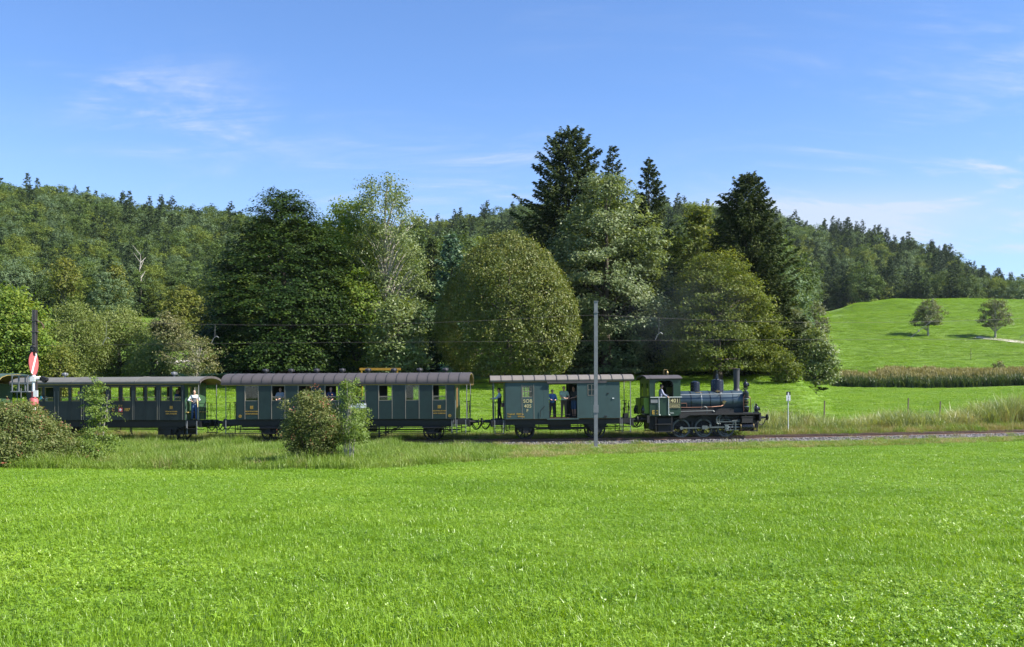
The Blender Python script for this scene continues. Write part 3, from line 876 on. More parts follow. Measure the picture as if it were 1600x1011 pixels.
# ---------------- last vehicle, only its end in the frame
last = vehicle('passenger_coach', 'pale green end of a further coach cut off by the left picture edge', 'railway coach', -35.3)
M['palegreen'] = paint('dull_pale_green', (0.05, 0.085, 0.066), 0.6)
for y, s in ((-1.36, -1), (1.36, 1)):
    lw = [(-3.2 + 1.6 * k, .8, 2.28, 3.1) for k in range(5)]
    side_wall(last, -4.2, 4.2, 1.22, 3.35, lw, y, M['green107'], None)
    for w in lw: window(last, w[0], w[1], w[2], w[3], y, s)
for x in (-4.2, 4.2): MB().box(x - .03, x + .03, -1.33, 1.33, 1.22, 3.35).build('end_wall', M['green_end'], last)
inside(last, -4.2, 4.2, 1.36, 1.22, 3.4, (), (-2.4, -.8, .8, 2.4))
roof(last, -5.3, 5.75, [(1.62, 3.42), (1.58, 3.62), (1.35, 3.80), (.9, 3.92), (0, 3.98)], M['palegreen'], 1.1)
underframe(last, 8.4, -5.1, 5.1, 1.22, (-5, 0, 5)); buffers(last, 5.2, 1); platform(last, 4.2, 5.1, 1, 1.22, 3.5)
for x in (-2.8, 2.8): wheelset(last, x, .48, 'old', M['black'], 9); axle_guard(last, x, .48)
MB().cyl((4.3, -1.42, 1.0), (5.45, -1.42, 3.4), .03, .03, 6).cyl((4.8, -1.42, 2.0), (5.4, -1.42, 1.6), .025, .025, 6).build('stay_rod', M['greysteel'], last)

# ---------------- luggage van
van = vehicle('luggage_van', 'short blue green luggage van with open sliding door, coupled behind the engine', 'railway van', 2.82)
V0, V1, VB, VT, VW = -3.22, 3.22, 1.18, 3.30, 1.38
def vx(u): return (u - 878.0) / 27.72
d0, d1 = vx(856.7), vx(900.5)
lw = (vx(823), .60, 2.40, 3.06)
y = -VW
def pan(a, b, zc, zd, name='side_panel', yy=y, t=.05):
    return MB().box(a + .003, b - .003, yy - t / 2, yy + t / 2, zc, zd).build(name, M['vangreen'], van, smooth=False)
pan(V0, V1, 3.13, VT, 'letter_board')
pan(V0, vx(814.3), VB, 3.128); pan(vx(814.3), vx(832.8), VB, lw[2]); pan(vx(814.3), vx(832.8), lw[3], 3.128); pan(vx(814.3), lw[0] - .30, lw[2], lw[3]); pan(lw[0] + .30, vx(832.8), lw[2], lw[3])
pan(vx(832.8), d0 - .32, VB, 3.128); pan(d0 - .32, d0, VB, 3.128); pan(d1, V1, VB, 3.128)
window(van, lw[0], lw[1], lw[2], lw[3], y, -1, open_=False, mull=True)
for e in (814.3, 832.8): MB().box(vx(e) - .015, vx(e) + .015, y - .037, y - .02, VB, 3.12).build('cover_strip', M['beige'], van, smooth=False)
# far side: opening opposite, small windows
yf = VW
pan(V0, V1, 3.13, VT, 'letter_board', yf); pan(V0, lw[0] - .30, VB, 3.128, 'side_panel', yf); pan(lw[0] + .30, d0 + .05, VB, 3.128, 'side_panel', yf)
pan(lw[0] - .3, lw[0] + .3, VB, lw[2], 'side_panel', yf); pan(lw[0] - .3, lw[0] + .3, lw[3], 3.128, 'side_panel', yf)
pan(vx(891), V1 - 2.0, VB, 3.128, 'side_panel', yf); pan(V1 - 1.4, V1, VB, 3.128, 'side_panel', yf); pan(V1 - 2.0, V1 - 1.4, VB, 2.4, 'side_panel', yf); pan(V1 - 2.0, V1 - 1.4, 3.06, 3.128, 'side_panel', yf)
window(van, lw[0], .60, 2.40, 3.06, yf, 1, open_=False, mull=True); window(van, V1 - 1.7, .60, 2.40, 3.06, yf, 1, open_=False, mull=True)
# sliding door, slid to the right, with window, rivets, rail
sd0, sd1 = vx(900.3), vx(945.5); wq = (vx(923.5), .46, 2.46, 3.10)
sdm = MB().box(sd0, wq[0] - .23, -VW - .095, -VW - .045, VB + .02, 3.16); sdm.box(wq[0] + .23, sd1, -VW - .095, -VW - .045, VB + .02, 3.16)
sdm.box(wq[0] - .23, wq[0] + .23, -VW - .095, -VW - .045, VB + .02, wq[2]); sdm.box(wq[0] - .23, wq[0] + .23, -VW - .095, -VW - .045, wq[3], 3.16)
sdo = sdm.build('sliding_door', M['vangreen'], van, smooth=False)
rv = MB()
for x in (sd0 + .05, vx(923.2)):
    for k in range(22): rv.ball((x, -VW - .097, VB + .1 + k * .088), .012, n=6)
rv.build('rivets', M['greysteel'], sdo)
f = MB(); xa_, xb_ = wq[0] - .23, wq[0] + .23
for a, b, cc, dd in ((xa_, xa_ + .03, wq[2], wq[3]), (xb_ - .03, xb_, wq[2], wq[3]), (xa_ + .03, xb_ - .03, wq[2], wq[2] + .03), (xa_ + .03, xb_ - .03, wq[3] - .03, wq[3]), (wq[0] - .012, wq[0] + .012, wq[2] + .03, wq[3] - .03)):
    f.box(a, b, -VW - .11, -VW - .06, cc, dd)
f.box(xa_ + .03, wq[0] - .012, -VW - .10, -VW - .07, 2.77, 2.794); f.box(wq[0] + .012, xb_ - .03, -VW - .10, -VW - .07, 2.77, 2.794); f.build('door_window', M['beige'], sdo)
MB().box(vx(853.5), vx(947), -VW - .14, -VW - .02, 3.17, 3.27).build('door_rail', M['roofgrey'], van)
MB().box(vx(853.5), vx(903), -VW - .10, -VW + .1, VB - .06, VB + .02).build('door_sill', M['vangreen'], van)
MB().box(vx(943) , vx(947), -VW - .12, -VW - .02, VB + .05, VB + .14).build('door_stop', M['black'], van)
g = MB()
for z in (VB + .22, 2.22): g.cyl((d0, -VW + .03, z), (d1, -VW + .03, z), .016, .016, 6)
for x in (d0 + .03, (d0 + d1) / 2 - .1): g.cyl((x, -VW + .03, VB), (x, -VW + .03, 2.22), .014, .014, 6)
g.build('safety_bar', M['black'], van)
for xh in (949, 957): MB().box(vx(xh) - .04, vx(xh) + .06, -VW - .06, -VW - .02, 2.55 - (xh - 949) * .035, 2.60 - (xh - 949) * .035).build('bracket', M['white'] if xh > 950 else M['black'], van)
MB().tube([(vx(843), -VW - .06, 1.25), (vx(843), -VW - .06, 1.62), (vx(850), -VW - .06, 1.90)], .014, 5).build('handle', M['black'], van)
for x, sg in ((V0, -1), (V1, 1)):
    mb = MB().box(x - .03, x + .03, -VW + .03, -.38, VB, VT); mb.box(x - .03, x + .03, .38, VW - .03, VB, VT); mb.box(x - .03, x + .03, -.38, .38, 3.1, VT); mb.build('end_wall', M['vangreen'], van)
    MB().box(x - .02, x + .02, -.38, .38, VB, 3.1).build('door', M['vangreen'], van)
MB().box(V0, V1, -VW + .03, VW - .03, VB - .02, VB + .04).build('floor', M['wood'], van)
MB().box(V0 + .05, V1 - .05, -VW + .04, VW - .04, 3.30, 3.33).build('ceiling', M['wood'], van)
MB().box(vx(891), vx(897), -.1, .0, VB + .04, 3.25).box(vx(868.5), vx(871.5), .2, .32, VB + .04, 2.5).build('brake_column', M['black'], van)
prof_van = [(1.50, 3.33), (1.50, 3.38), (1.28, 3.54), (1.0, 3.62), (.5, 3.66), (0, 3.67)]
roof(van, -4.08, 4.06, prof_van, M['roofvan'], .64, under='wood')
underframe(van, 6.4, -4.0, 4.0, VB, (-3.8, -2, 0, 2, 3.8)); clutter(van, -3.4, 3.4, 11, .88)
MB().box(-.7, .5, -.9, .6, .52, .84).build('brake_cylinder', M['black'], van)
MB().box(-1.5, 1.3, -1.12, -1.07, .60, .64).build('foot_rail', M['black'], van)
for x in (vx(820), vx(932.2)): wheelset(van, x, .51, 'coach', M['black'], 10); axle_guard(van, x, .51)
for sg in (-1, 1):
    platform(van, V1 if sg > 0 else V0, sg * 3.98, sg, VB, 3.33); buffers(van, sg * 4.05, sg)
lv = MB()
for k, (x, h, dy) in enumerate(((3.5, .55, -.7), (3.62, .8, -.4), (3.75, .45, -.9), (3.86, .65, -.2))):
    lv.cyl((x, dy, VB), (x + .05, dy, VB + h), .03, .02, 6); lv.ball((x + .05, dy, VB + h), .05, n=8)
lv.box(3.55, 3.8, -.95, -.5, VB, VB + .25); lv.build('brake_lever', M['black'], van)
yo = -VW - .034
text('SOB', .27, van, vx(823.3), 2.10, yo, M['palelet'], spacing=1.05); text('405', .27, van, vx(823.3), 1.82, yo, M['palelet'], spacing=1.05); text('F', .24, van, vx(822.5), 1.57, yo, M['palelet'])
text('Tragkraft  10000 kg', .115, van, vx(791), 1.43, yo, M['ochre'], align='LEFT'); text('Tara            8350 kg', .115, van, vx(791), 1.29, yo, M['ochre'], align='LEFT')

# ---------------- steam engine
loco = vehicle('steam_locomotive', 'small black and green three axle tank engine with blue grey boiler heading the train', 'steam locomotive', 10.93)
wm, tm = wheel_meshes(.52, 'loco', M['tyre'], 11)
for x in (-1.30, 0.02, 1.34):
    for yy in (-.76, .76):
        w = link_mesh('wheel', wm, loco, (x, yy, .52)); w.rotation_euler = (0, .3, 0 if yy < 0 else math.pi); link_mesh('tyre', tm, w)
        a = .25
        MB().prism([(.10 * math.cos(t), .10 * math.sin(t)) for t in np.linspace(0, 6.1, 12)], 'y', -.12, -.07).build('crank_boss', M['black'], w)
        MB().prism([(-.28, -.30), (.28, -.30), (.18, -.40), (-.18, -.40)], 'y', -.05, .03).build('counterweight', M['tyre'], w)
    MB().cyl((x, -.7, .52), (x, .7, .52), .08, .08, 10).build('axle', M['black'], loco)
fr = MB().box(-3.15, 3.25, -.62, -.55, .48, 1.28); fr.box(-3.15, 3.25, .55, .62, .48, 1.28); fr.box(-2.8, 3.0, -.5, .5, .9, 1.2); fr.build('frame', M['black'], loco)
# running board
MB().box(-1.5, 3.3, -1.22, 1.22, 1.27, 1.36).build('running_board', M['black'], loco)
MB().prism([(-1.50, 1.27), (-.9, 1.27), (-1.15, 1.14), (-1.5, 1.10)], 'y', -1.22, -1.16).build('valance', M['black'], loco)
sp = MB()
for x in (-1.30, .02, 1.34):
    for k in range(4): sp.box(x - .42 + k * .09, x + .42 - k * .09, -.90, -.80, 1.06 + k * .04, 1.095 + k * .04)
    sp.box(x - .1, x + .1, -.92, -.8, 1.0, 1.26)
sp.build('leaf_spring', M['black'], loco)
# boiler
BZ, BR = 2.06, .60
MB().lathe([(BR - .02, -1.5), (BR, -1.45), (BR, 1.86)], (0, 0, BZ), 'x', 40).build('boiler', M['boiler'], loco)
for x in (-.62, .0, .52, 1.12): MB().ring((0, 0, BZ), 'x', BR + .014, BR - .02, x - .022, x + .022, 40).build('boiler_band', M['blackgloss'] if x != 0 else M['steel'], loco)
sbx = MB().lathe([(BR + .02, 1.865), (BR + .02, 2.52), (BR - .10, 2.56), (BR - .13, 2.58)], (0, 0, BZ), 'x', 40); sbx.build('smokebox', M['boiler'], loco)
MB().lathe([(.50, 2.58), (.47, 2.62), (.25, 2.68), (.03, 2.70)], (0, 0, BZ), 'x', 32).build('smokebox_door', M['blackgloss'], loco)
MB().prism([(-.45, 1.36), (.45, 1.36), (.55, 1.62), (-.55, 1.62)], 'x', 1.9, 2.5).build('smokebox_saddle', M['boiler'], loco)
MB().box(-1.45, 1.9, -.5, .5, 1.36, 1.62).build('ash_pan', M['black'], loco)
# rivet rows on the smokebox and firebox
rv = MB()
for x in (1.93, 2.46, -1.3):
    for k in range(14):
        a = math.pi * (.05 + .9 * k / 13); rv.ball((x, -math.cos(a) * (BR + .022), BZ + math.sin(a) * (BR + .022)), .014, n=6)
for x in (.25, .9):
    for k in range(3): rv.ball((x, -BR * math.cos(.1 + k * .16) - .005, BZ + BR * math.sin(.1 + k * .16) - .1), .018, n=6)
rv.build('rivets', M['blackgloss'], loco)
MB().lathe([(.30, 2.52), (.28, 2.62), (.275, 3.10), (.25, 3.17), (.15, 3.22), (.03, 3.24)], (-.22, 0, 0), 'z', 28).build('sand_dome', M['blackgloss'], loco)
sdm = MB().lathe([(.42, 2.50), (.375, 2.60), (.37, 3.20), (.34, 3.28), (.22, 3.32), (.10, 3.34)], (1.10, 0, 0), 'z', 32).build('steam_dome', M['blackgloss'], loco)
MB().lathe([(.10, 3.34), (.085, 3.40), (.075, 3.62), (.03, 3.64), (.03, 3.78), (.05, 3.80), (.01, 3.84)], (1.10, 0, 0), 'z', 14).build('safety_valve', M['blackgloss'], sdm)
ch = MB().lathe([(.30, 2.58), (.20, 2.68), (.165, 2.80), (.195, 3.86), (.225, 3.88), (.225, 3.93), (.19, 3.94), (.17, 3.5)], (2.27, 0, 0), 'z', 28).build('chimney', M['chimney'], loco)
MB().prism([(-.42, 0), (.02, 0), (.02, .025), (-.42, .025)], 'y', -.1, .1).build('spark_lid', M['rust'], ch).location = (2.2, 0, 3.95)
# pipes and rails along the boiler
MB().tube([(-1.5, -.66, 2.44), (2.35, -.66, 2.47)], .022, 6).tube([(-.05, -.66, 2.45), (-.05, -.58, 2.35)], .018, 6).tube([(1.1, -.66, 2.46), (1.1, -.5, 2.45)], .018, 6).tube([(2.2, -.66, 2.47), (2.2, -.56, 2.3)], .018, 6).build('handrail', M['steel'], loco)
MB().tube([(-1.5, -.80, 1.72), (-.9, -.82, 1.70), (.5, -.82, 1.72), (1.1, -.72, 1.76), (1.28, -.64, 1.84)], .028, 7).tube([(-1.5, -.74, 1.95), (-.95, -.74, 1.95), (-.95, -.74, 1.70)], .022, 6).build('feed_pipe', M['copper'], loco)
MB().tube([(-1.5, -.95, 1.48), (.55, -.95, 1.50), (.65, -.95, 1.42)], .03, 6).tube([(.2, -.9, 1.36), (.2, -.9, 1.70), (.05, -.9, 1.76), (-.15, -.9, 1.66)], .022, 6).build('reach_rod', M['rodsteel'], loco)
MB().cyl((1.28, -.72, 1.98), (1.28, -.58, 1.98), .09, .09, 12).cyl((1.20, -.66, 2.02), (1.42, -.66, 2.02), .03, .03, 8).cyl((1.3, -.66, 1.86), (1.3, -.66, 2.1), .025, .025, 8).build('check_valve', M['brass'], loco)
MB().prism([(.7, 1.37), (1.75, 1.37), (1.75, 1.56), (1.3, 1.44), (.7, 1.52)], 'y', -1.0, -.95).build('lubricator_plate', M['black'], loco)
MB().cyl((1.1, -.5, 2.62), (.85, -.5, 2.62), .03, .03, 8).cyl((.95, -.5, 2.56), (.95, -.5, 2.70), .035, .035, 8).cyl((-.3, -.35, 2.56), (.1, -.35, 2.56), .02, .02, 6).build('steam_cock', M['brass'], loco)
# air pump beside the smokebox
ap = MB().lathe([(.12, 1.40), (.15, 1.44), (.15, 1.70), (.09, 1.73), (.09, 1.86), (.14, 1.88), (.15, 2.02), (.09, 2.05), (.09, 2.14), (.16, 2.18), (.17, 2.52), (.12, 2.56), (.06, 2.64), (.02, 2.7)], (2.62, -.62, 0), 'z', 18).build('air_pump', M['blackgloss'], loco)
for z, mm in ((1.72, 'steel'), (1.87, 'brass'), (2.04, 'brass'), (2.17, 'steel')): MB().ring((2.62, -.62, z), 'z', .165, .10, -.02, .02, 18).build('pump_ring', M[mm], ap)
MB().tube([(2.5, -.74, 2.4), (2.42, -.76, 2.2), (2.42, -.76, 1.45)], .022, 6).tube([(2.74, -.7, 2.3), (2.86, -.7, 2.2), (2.86, -.7, 1.4)], .02, 6).build('air_pipe', M['copper'], loco)
# front: beam, lamps, buffers, steps
MB().box(3.18, 3.28, -1.30, 1.30, .88, 1.30).build('buffer_beam', M['black'], loco)
buffers(loco, 3.28, 1, 1.08, .88, 'blackgloss')
for x, yy, z, big_ in ((2.80, -.05, 2.76, 1), (3.12, -.92, 1.36, 0), (3.12, .92, 1.36, 0)):
    l = MB().box(x - .13, x + .13, yy - .13, yy + .13, z, z + .06); l.lathe([(.10, z + .06), (.14, z + .14), (.15, z + .30), (.10, z + .38), (.05, z + .42), (.06, z + .50), (.02, z + .53)], (x, yy, 0), 'z', 14)
    l.cyl((x + .1, yy, z + .22), (x + .19, yy, z + .22), .10, .11, 14)
    lo_ = l.build('headlamp', M['blackgloss'], loco); MB().cyl((x + .19, yy, z + .22), (x + .195, yy, z + .22), .095, .095, 14).build('lens', M['glass'], lo_)
MB().box(2.55, 2.9, -.12, .02, 2.70, 2.745).cyl((2.62, -.05, 2.5), (2.75, -.05, 2.72), .025, .025, 6).build('lamp_bracket', M['black'], loco)
MB().cyl((2.98, -1.0, 1.36), (2.98, -1.0, 1.95), .014, .014, 6).cyl((2.86, -1.05, 1.36), (2.86, -1.05, 1.9), .012, .012, 6).build('front_handrail', M['steel'], loco)
s = MB().box(2.7, 3.1, -1.25, -.98, .30, .34); s.box(2.7, 2.74, -1.12, -1.08, .30, .9); s.box(3.06, 3.1, -1.12, -1.08, .30, .9); s.tube([(3.3, -.5, .95), (3.36, -.5, .6), (3.3, -.5, .35)], .03, 6); s.tube([(3.3, -.3, .95), (3.4, -.3, .7), (3.34, -.3, .5)], .03, 6); s.build('front_step', M['black'], loco)
# cylinders and valve gear, both sides
for sg in (-1, 1):
    cy = MB().lathe([(.22, 2.08), (.235, 2.10), (.235, 2.86), (.20, 2.90), (.10, 2.94)], (0, sg * 1.02, .55), 'x', 24).build('cylinder', M['blackgloss'], loco)
    for x in (2.10, 2.86): MB().ring((0, sg * 1.02, .55), 'x', .245, .2, x - .025, x + .025, 24).build('cylinder_ring', M['brass'], cy)
    MB().box(2.16, 2.80, sg * 1.02 - .2, sg * 1.02 + .2, .78, 1.16).box(2.12, 2.84, sg * 1.02 - .22, sg * 1.02 + .22, .785, .83).box(2.12, 2.84, sg * 1.02 - .22, sg * 1.02 + .22, 1.10, 1.14).build('valve_chest', M['black'], loco)
    MB().cyl((2.45, sg * 1.02, 1.15), (2.45, sg * 1.02, 1.24), .05, .03, 8).build('oil_cup', M['brass'], loco)
    yy = sg * .98
    MB().box(-1.42, 1.46, yy - .03, yy + .03, .50, .57).cyl((-1.34, yy - .06 * sg * -1, .535), (-1.34, yy + .05 * sg, .535), .10, .10, 14).cyl((-.02, yy, .535), (-.02, yy + .07 * sg, .535), .11, .11, 14).cyl((1.34, yy, .535), (1.34, yy + .05 * sg, .535), .09, .09, 14).build('coupling_rod', M['rodsteel'], loco)
    yy = sg * 1.08
    MB().box(-.05, 1.30, yy - .025, yy + .025, .52, .60).box(-.16, .16, yy - .05, yy + .05, .46, .66).cyl((1.28, yy, .55), (1.28, yy + .06 * sg, .55), .08, .08, 12).box(.28, .36, yy - .04, yy + .04, .58, .72).build('connecting_rod', M['rodsteel'], loco)
    MB().cyl((1.25, yy, .55), (2.1, yy, .55), .028, .028, 8).box(1.2, 1.40, yy - .05, yy + .05, .44, .66).build('piston_rod', M['steel'], loco)
    MB().box(1.15, 2.08, yy - .04, yy + .04, .68, .72).box(1.15, 2.08, yy - .04, yy + .04, .38, .42).build('slide_bar', M['rodsteel'], loco)
    MB().box(.72, 2.05, yy - .06 * 1, yy - .02, .84, .89).box(1.78, 1.84, yy - .07, yy - .03, .40, .96).tube([(1.8, yy - .05, .94), (1.45, yy - .05, .38), (1.25, yy - .05, .36)], .022, 6).tube([(1.6, yy - .05, .92), (2.1, yy - .05, .95)], .026, 6).build('valve_rod', M['rodsteel'], loco)
    MB().tube([(.98, yy - .02, 1.22), (.80, yy - .02, 1.20), (.70, yy - .02, 1.06), (.70, yy - .02, .80), (.82, yy - .02, .74)], .045, 8).tube([(.92, yy - .02, 1.14), (.84, yy - .02, 1.05), (.84, yy - .02, .82), (.92, yy - .02, .74)], .032, 7).build('expansion_link', M['rodsteel'], loco)
    s = MB().box(-2.95, -1.95, sg * 1.18 - .16, sg * 1.18 + .16, .76, .80); s.box(-2.95, -1.80, sg * 1.22 - .16, sg * 1.22 + .16, .34, .38)
    for x in (-2.9, -1.98): s.box(x - .02, x + .02, sg * 1.30 - .02, sg * 1.30 + .02, .34, 1.2)
    s.build('cab_step', M['black'], loco)
br = MB()
for x in (-.66, .68): br.box(x - .05, x + .05, -.86, -.70, .20, .9).box(x - .12, x + .02, -.86, -.70, .3, .6)
br.tube([(-1.9, -.8, .22), (1.4, -.8, .22)], .03, 6); br.build('brake_hanger', M['black'], loco)
br = MB(); br.box(-2.7, -1.8, -.9, .9, .35, 1.1); br.tube([(-1.9, -.9, .5), (-1.6, -.85, .22), (-1.3, -.85, .16)], .035, 6); br.box(-3.1, -2.7, -.5, .5, .55, 1.1); br.build('ash_tank', M['black'], loco)
# cab
CX0, CX1, CB, CT, CW = -3.22, -1.42, 1.26, 3.40, 1.20
def rounded_rect(x0, x1, z0, z1, r, n=5):
    P = []
    for cx, cz, a0 in ((x1 - r, z1 - r, 0), (x0 + r, z1 - r, 90)):
        for k in range(n): a = RAD(a0 + 90 * k / (n - 1)); P.append((cx + r * math.cos(a), cz + r * math.sin(a)))
    return P + [(x0, z0), (x1, z0)]
wx0, wx1, wz0, wz1 = -2.93, -1.85, 2.34, 3.27
for sg in (-1, 1):
    y0, y1 = sorted((sg * CW, sg * (CW - .025)))
    arch = rounded_rect(wx0, wx1, wz0, wz1, .26)          # right-top corner first, counter-clockwise
    top = arch[:10]
    cs = MB()
    cs.box(CX0, wx0, y0, y1, CB, CT); cs.box(wx1, CX1, y0, y1, CB, CT); cs.box(wx0, wx1, y0, y1, CB, wz0)
    cs.prism([(wx1, CT), (wx0, CT), (wx0, wz1 - .26)] + [p for p in top[5:][::-1]][0:0] + [p for p in top[::-1]] , 'y', y0, y1)
    cs.build('cab_side', M['locogreen'], loco, smooth=False)
    rim = MB(); pts = [(wx1, y0 if sg < 0 else y1, wz0)] + [(p, (y0 if sg < 0 else y1), q) for p, q in top] + [(wx0, y0 if sg < 0 else y1, wz0)]
    rim.tube(pts, .018, 5); rim.build('window_rim', M['blackgloss'], loco)
    rl = MB(); ye = sg * (CW + .05)
    rl.box(CX0 + .02, CX1 + .06, ye - .03, ye + .03, wz0 - .04, wz0)
    rl.build('sill_rail', M['offwhite'] if sg < 0 else M['black'], loco)
    for x in (-2.70, -2.14): MB().tube([(x, ye, wz0 - .05), (x, ye, CB + .06), (x + .08, ye - sg * .03, CB + .04)], .022, 6).build('handrail', M['offwhite'], loco)
    cd = MB().box(-2.66, -2.18, sg * (CW + .012) - .008, sg * (CW + .012) + .008, CB + .03, wz0 - .06); cd.build('cab_door', M['locogreen'], loco)
# cab front and rear walls with windows, bunker
for x, nm in ((CX1 - .02, 'cab_front'), (CX0 + .02, 'cab_rear')):
    cf = MB()
    zlow = CB
    for a, b, cc, dd in ((-CW + .03, CW - .03, zlow, 2.42), (-CW + .03, CW - .03, 3.12, CT), (-CW + .03, -.92, 2.42, 3.12), (.92, CW - .03, 2.42, 3.12), (-.40, .40, 2.42, 3.12)):
        cf.box(x - .015, x + .015, a, b, cc, dd)
    cf.build(nm, M['locogreen'], loco)
    for yy in (-.66, .66): MB().box(x - .004, x + .004, yy - .26, yy + .26, 2.42, 3.12).build('pane', M['glass'], loco)
MB().box(CX0 + .05, CX1 - .05, -CW + .03, CW - .03, CB, CB + .06).build('cab_floor', M['wood'], loco)
MB().box(CX0 + .05, CX1 - .05, -CW + .04, CW - .04, 3.36, 3.39).build('cab_ceiling', M['yellowwood'], loco)
MB().box(-1.75, -1.5, -.7, .7, 1.5, 2.9).cyl((-1.8, -.3, 2.3), (-1.8, .3, 2.3), .05, .05, 8).build('backhead', M['black'], loco)
M['limegreen'] = paint('bright_green_bunker', (0.12, 0.20, 0.012), 0.5)
MB().box(CX0 - .30, CX0 + .0, -1.05, 1.05, 1.40, 2.30).build('coal_bunker', M['limegreen'], loco)
prof_cab = [(1.30, 3.38), (1.28, 3.43), (.95, 3.52), (.5, 3.58), (0, 3.60)]
MB().prism(roof_poly(prof_cab, .05), 'x', CX0 - .22, CX1 + .08).build('cab_roof', M['roofgrey'], loco)
MB().prism([(y_, z_) for y_, z_ in prof_cab] + [(-y_, z_) for y_, z_ in prof_cab[::-1][1:]], 'x', CX0 + .03, CX0 + .05).build('roof_end', M['locogreen'], loco)
wh = MB().cyl((-1.95, -.3, 3.52), (-1.95, -.3, 3.66), .04, .05, 8); wh.lathe([(.06, 3.66), (.08, 3.70), (.06, 3.78), (.02, 3.84)], (-1.95, -.3, 0), 'z', 10); wh.tube([(-2.15, -.3, 3.5), (-2.15, -.3, 3.90), (-1.95, -.3, 3.90), (-1.95, -.3, 3.82)], .022, 6); wh.build('whistle', M['brass'], loco)
MB().box(-3.40, -3.26, -1.28, 1.28, .88, 1.30).build('buffer_beam', M['black'], loco)
buffers(loco, -3.40, -1, 1.08, .88, 'black')
for yy in (-.95, .95):
    l = MB().box(-3.66, -3.44, yy - .11, yy + .11, 1.36, 1.42); l.lathe([(.10, 1.42), (.12, 1.55), (.12, 1.68), (.06, 1.76), (.05, 1.84), (.015, 1.88)], (-3.55, yy, 0), 'z', 12); l.build('rear_lamp', M['blackgloss'], loco)
cl = MB()
for k, (x, yy, z) in enumerate(((-3.3, -.6, 1.9), (-3.4, -.2, 2.1), (-3.35, .3, 2.0), (-3.3, -.8, 1.5), (-3.42, .6, 1.6))): cl.box(x - .12, x + .1, yy - .12, yy + .12, z - .25, z + .25)
cl.build('rear_fitting', M['black'], loco)
# plates
yo = -CW - .03
def plate(x0, x1, z0, z1, mat, rim, name='plate'):
    p = MB().box(x0, x1, yo - .012, yo + .01, z0, z1).build(name, mat, loco)
    r_ = MB(); t = .016
    r_.box(x0 - t, x1 + t, yo - .018, yo + .01, z1, z1 + t); r_.box(x0 - t, x1 + t, yo - .018, yo + .01, z0 - t, z0); r_.box(x0 - t, x0, yo - .018, yo + .01, z0, z1); r_.box(x1, x1 + t, yo - .018, yo + .01, z0, z1)
    r_.build('plate_rim', rim, p); return p
plate(-2.06, -1.50, 1.98, 2.27, M['black'], M['palelet'], 'number_plate'); text('401', .30, loco, -1.78, 2.02, yo - .016, M['palelet'], spacing=1.05)
plate(-2.06, -1.50, 1.72, 1.88, M['black'], M['palelet'], 'name_plate'); text('HINWIL', .135, loco, -1.78, 1.755, yo - .016, M['palelet'], spacing=1.05)
plate(-3.16, -2.76, 2.02, 2.18, M['greysteel'], M['greysteel'], 'maker_plate')
text('E 3', .32, loco, -2.90, 1.36, yo - .0, M['ochre']); text('N.H.', .11, loco, -1.93, 1.38, yo, M['offwhite'])
# ------------------------------------------------------------------ masts, wires, signals, small things
def hbeam(mb, x, y, z0, z1, w, d):
    t = .014
    mb.box(x - w / 2, x + w / 2, y - d / 2, y - d / 2 + t, z0, z1); mb.box(x - w / 2, x + w / 2, y + d / 2 - t, y + d / 2, z0, z1); mb.box(x - t / 2, x + t / 2, y - d / 2 + t, y + d / 2 - t, z0, z1)
D = 53.2; x = ux(931, D); z = gz(x, D)
cp = empty('catenary_mast', (x, D, z), 0, 0, 'grey steel catenary mast on a concrete footing in front of the luggage van', 'mast')
mb = MB(); hbeam(mb, 0, 0, .1, EYE + (620 - 471.5) * D / F - z, .19, .19); mb.box(-.12, .12, -.12, .12, EYE + (620 - 471.5) * D / F - z, EYE + (620 - 471) * D / F - z + .02); mb.build('mast', M['greysteel'], cp)
MB().lathe([(.34, -.4), (.34, .06), (.28, .12), (.20, .13)], (0, 0, 0), 'z', 16).build('footing', M['concrete'], cp)
MB().box(-.13, .13, -.125, -.10, EYE + (620 - 489) * D / F - z, EYE + (620 - 487.5) * D / F - z).box(-.13, .13, -.125, -.10, 1.9, 2.3).build('clamp', M['greysteel'], cp)
D = 56.2; x = ux(54.2, D); z = gz(x, D)
lm = empty('catenary_mast', (x, D, z), 0, 0, 'brown weathered catenary mast rising behind the red disc signal', 'mast')
zt = EYE + (620 - 484) * D / F - z
mb = MB(); hbeam(mb, 0, 0, 0, zt, .22, .2); mb.box(.03, .11, -.115, -.10, 0, zt); mb.build('mast', M['darksteel'], lm)
zz1 = EYE + (620 - 502) * D / F - z
MB().tube([(.1, 0, zz1), (.3, .1, zz1 - .05), (.42, .12, zz1 - .22)], .03, 6).lathe([(.03, 0), (.06, .03), (.03, .06), (.06, .09), (.03, .12), (.06, .15), (.03, .18)], (.42, .12, zz1 - .38), 'z', 10).build('wire_bracket', M['rust'], lm)
MB().box(-.18, .18, -.13, .13, zz1 + .02, zz1 + .06).box(-.18, .18, -.13, .13, zz1 - .6, zz1 - .55).build('clamp', M['darksteel'], lm)
MB().lathe([(.35, -.5), (.35, .04), (.26, .10)], (0, 0, 0), 'z', 14).build('footing', M['concrete'], lm)

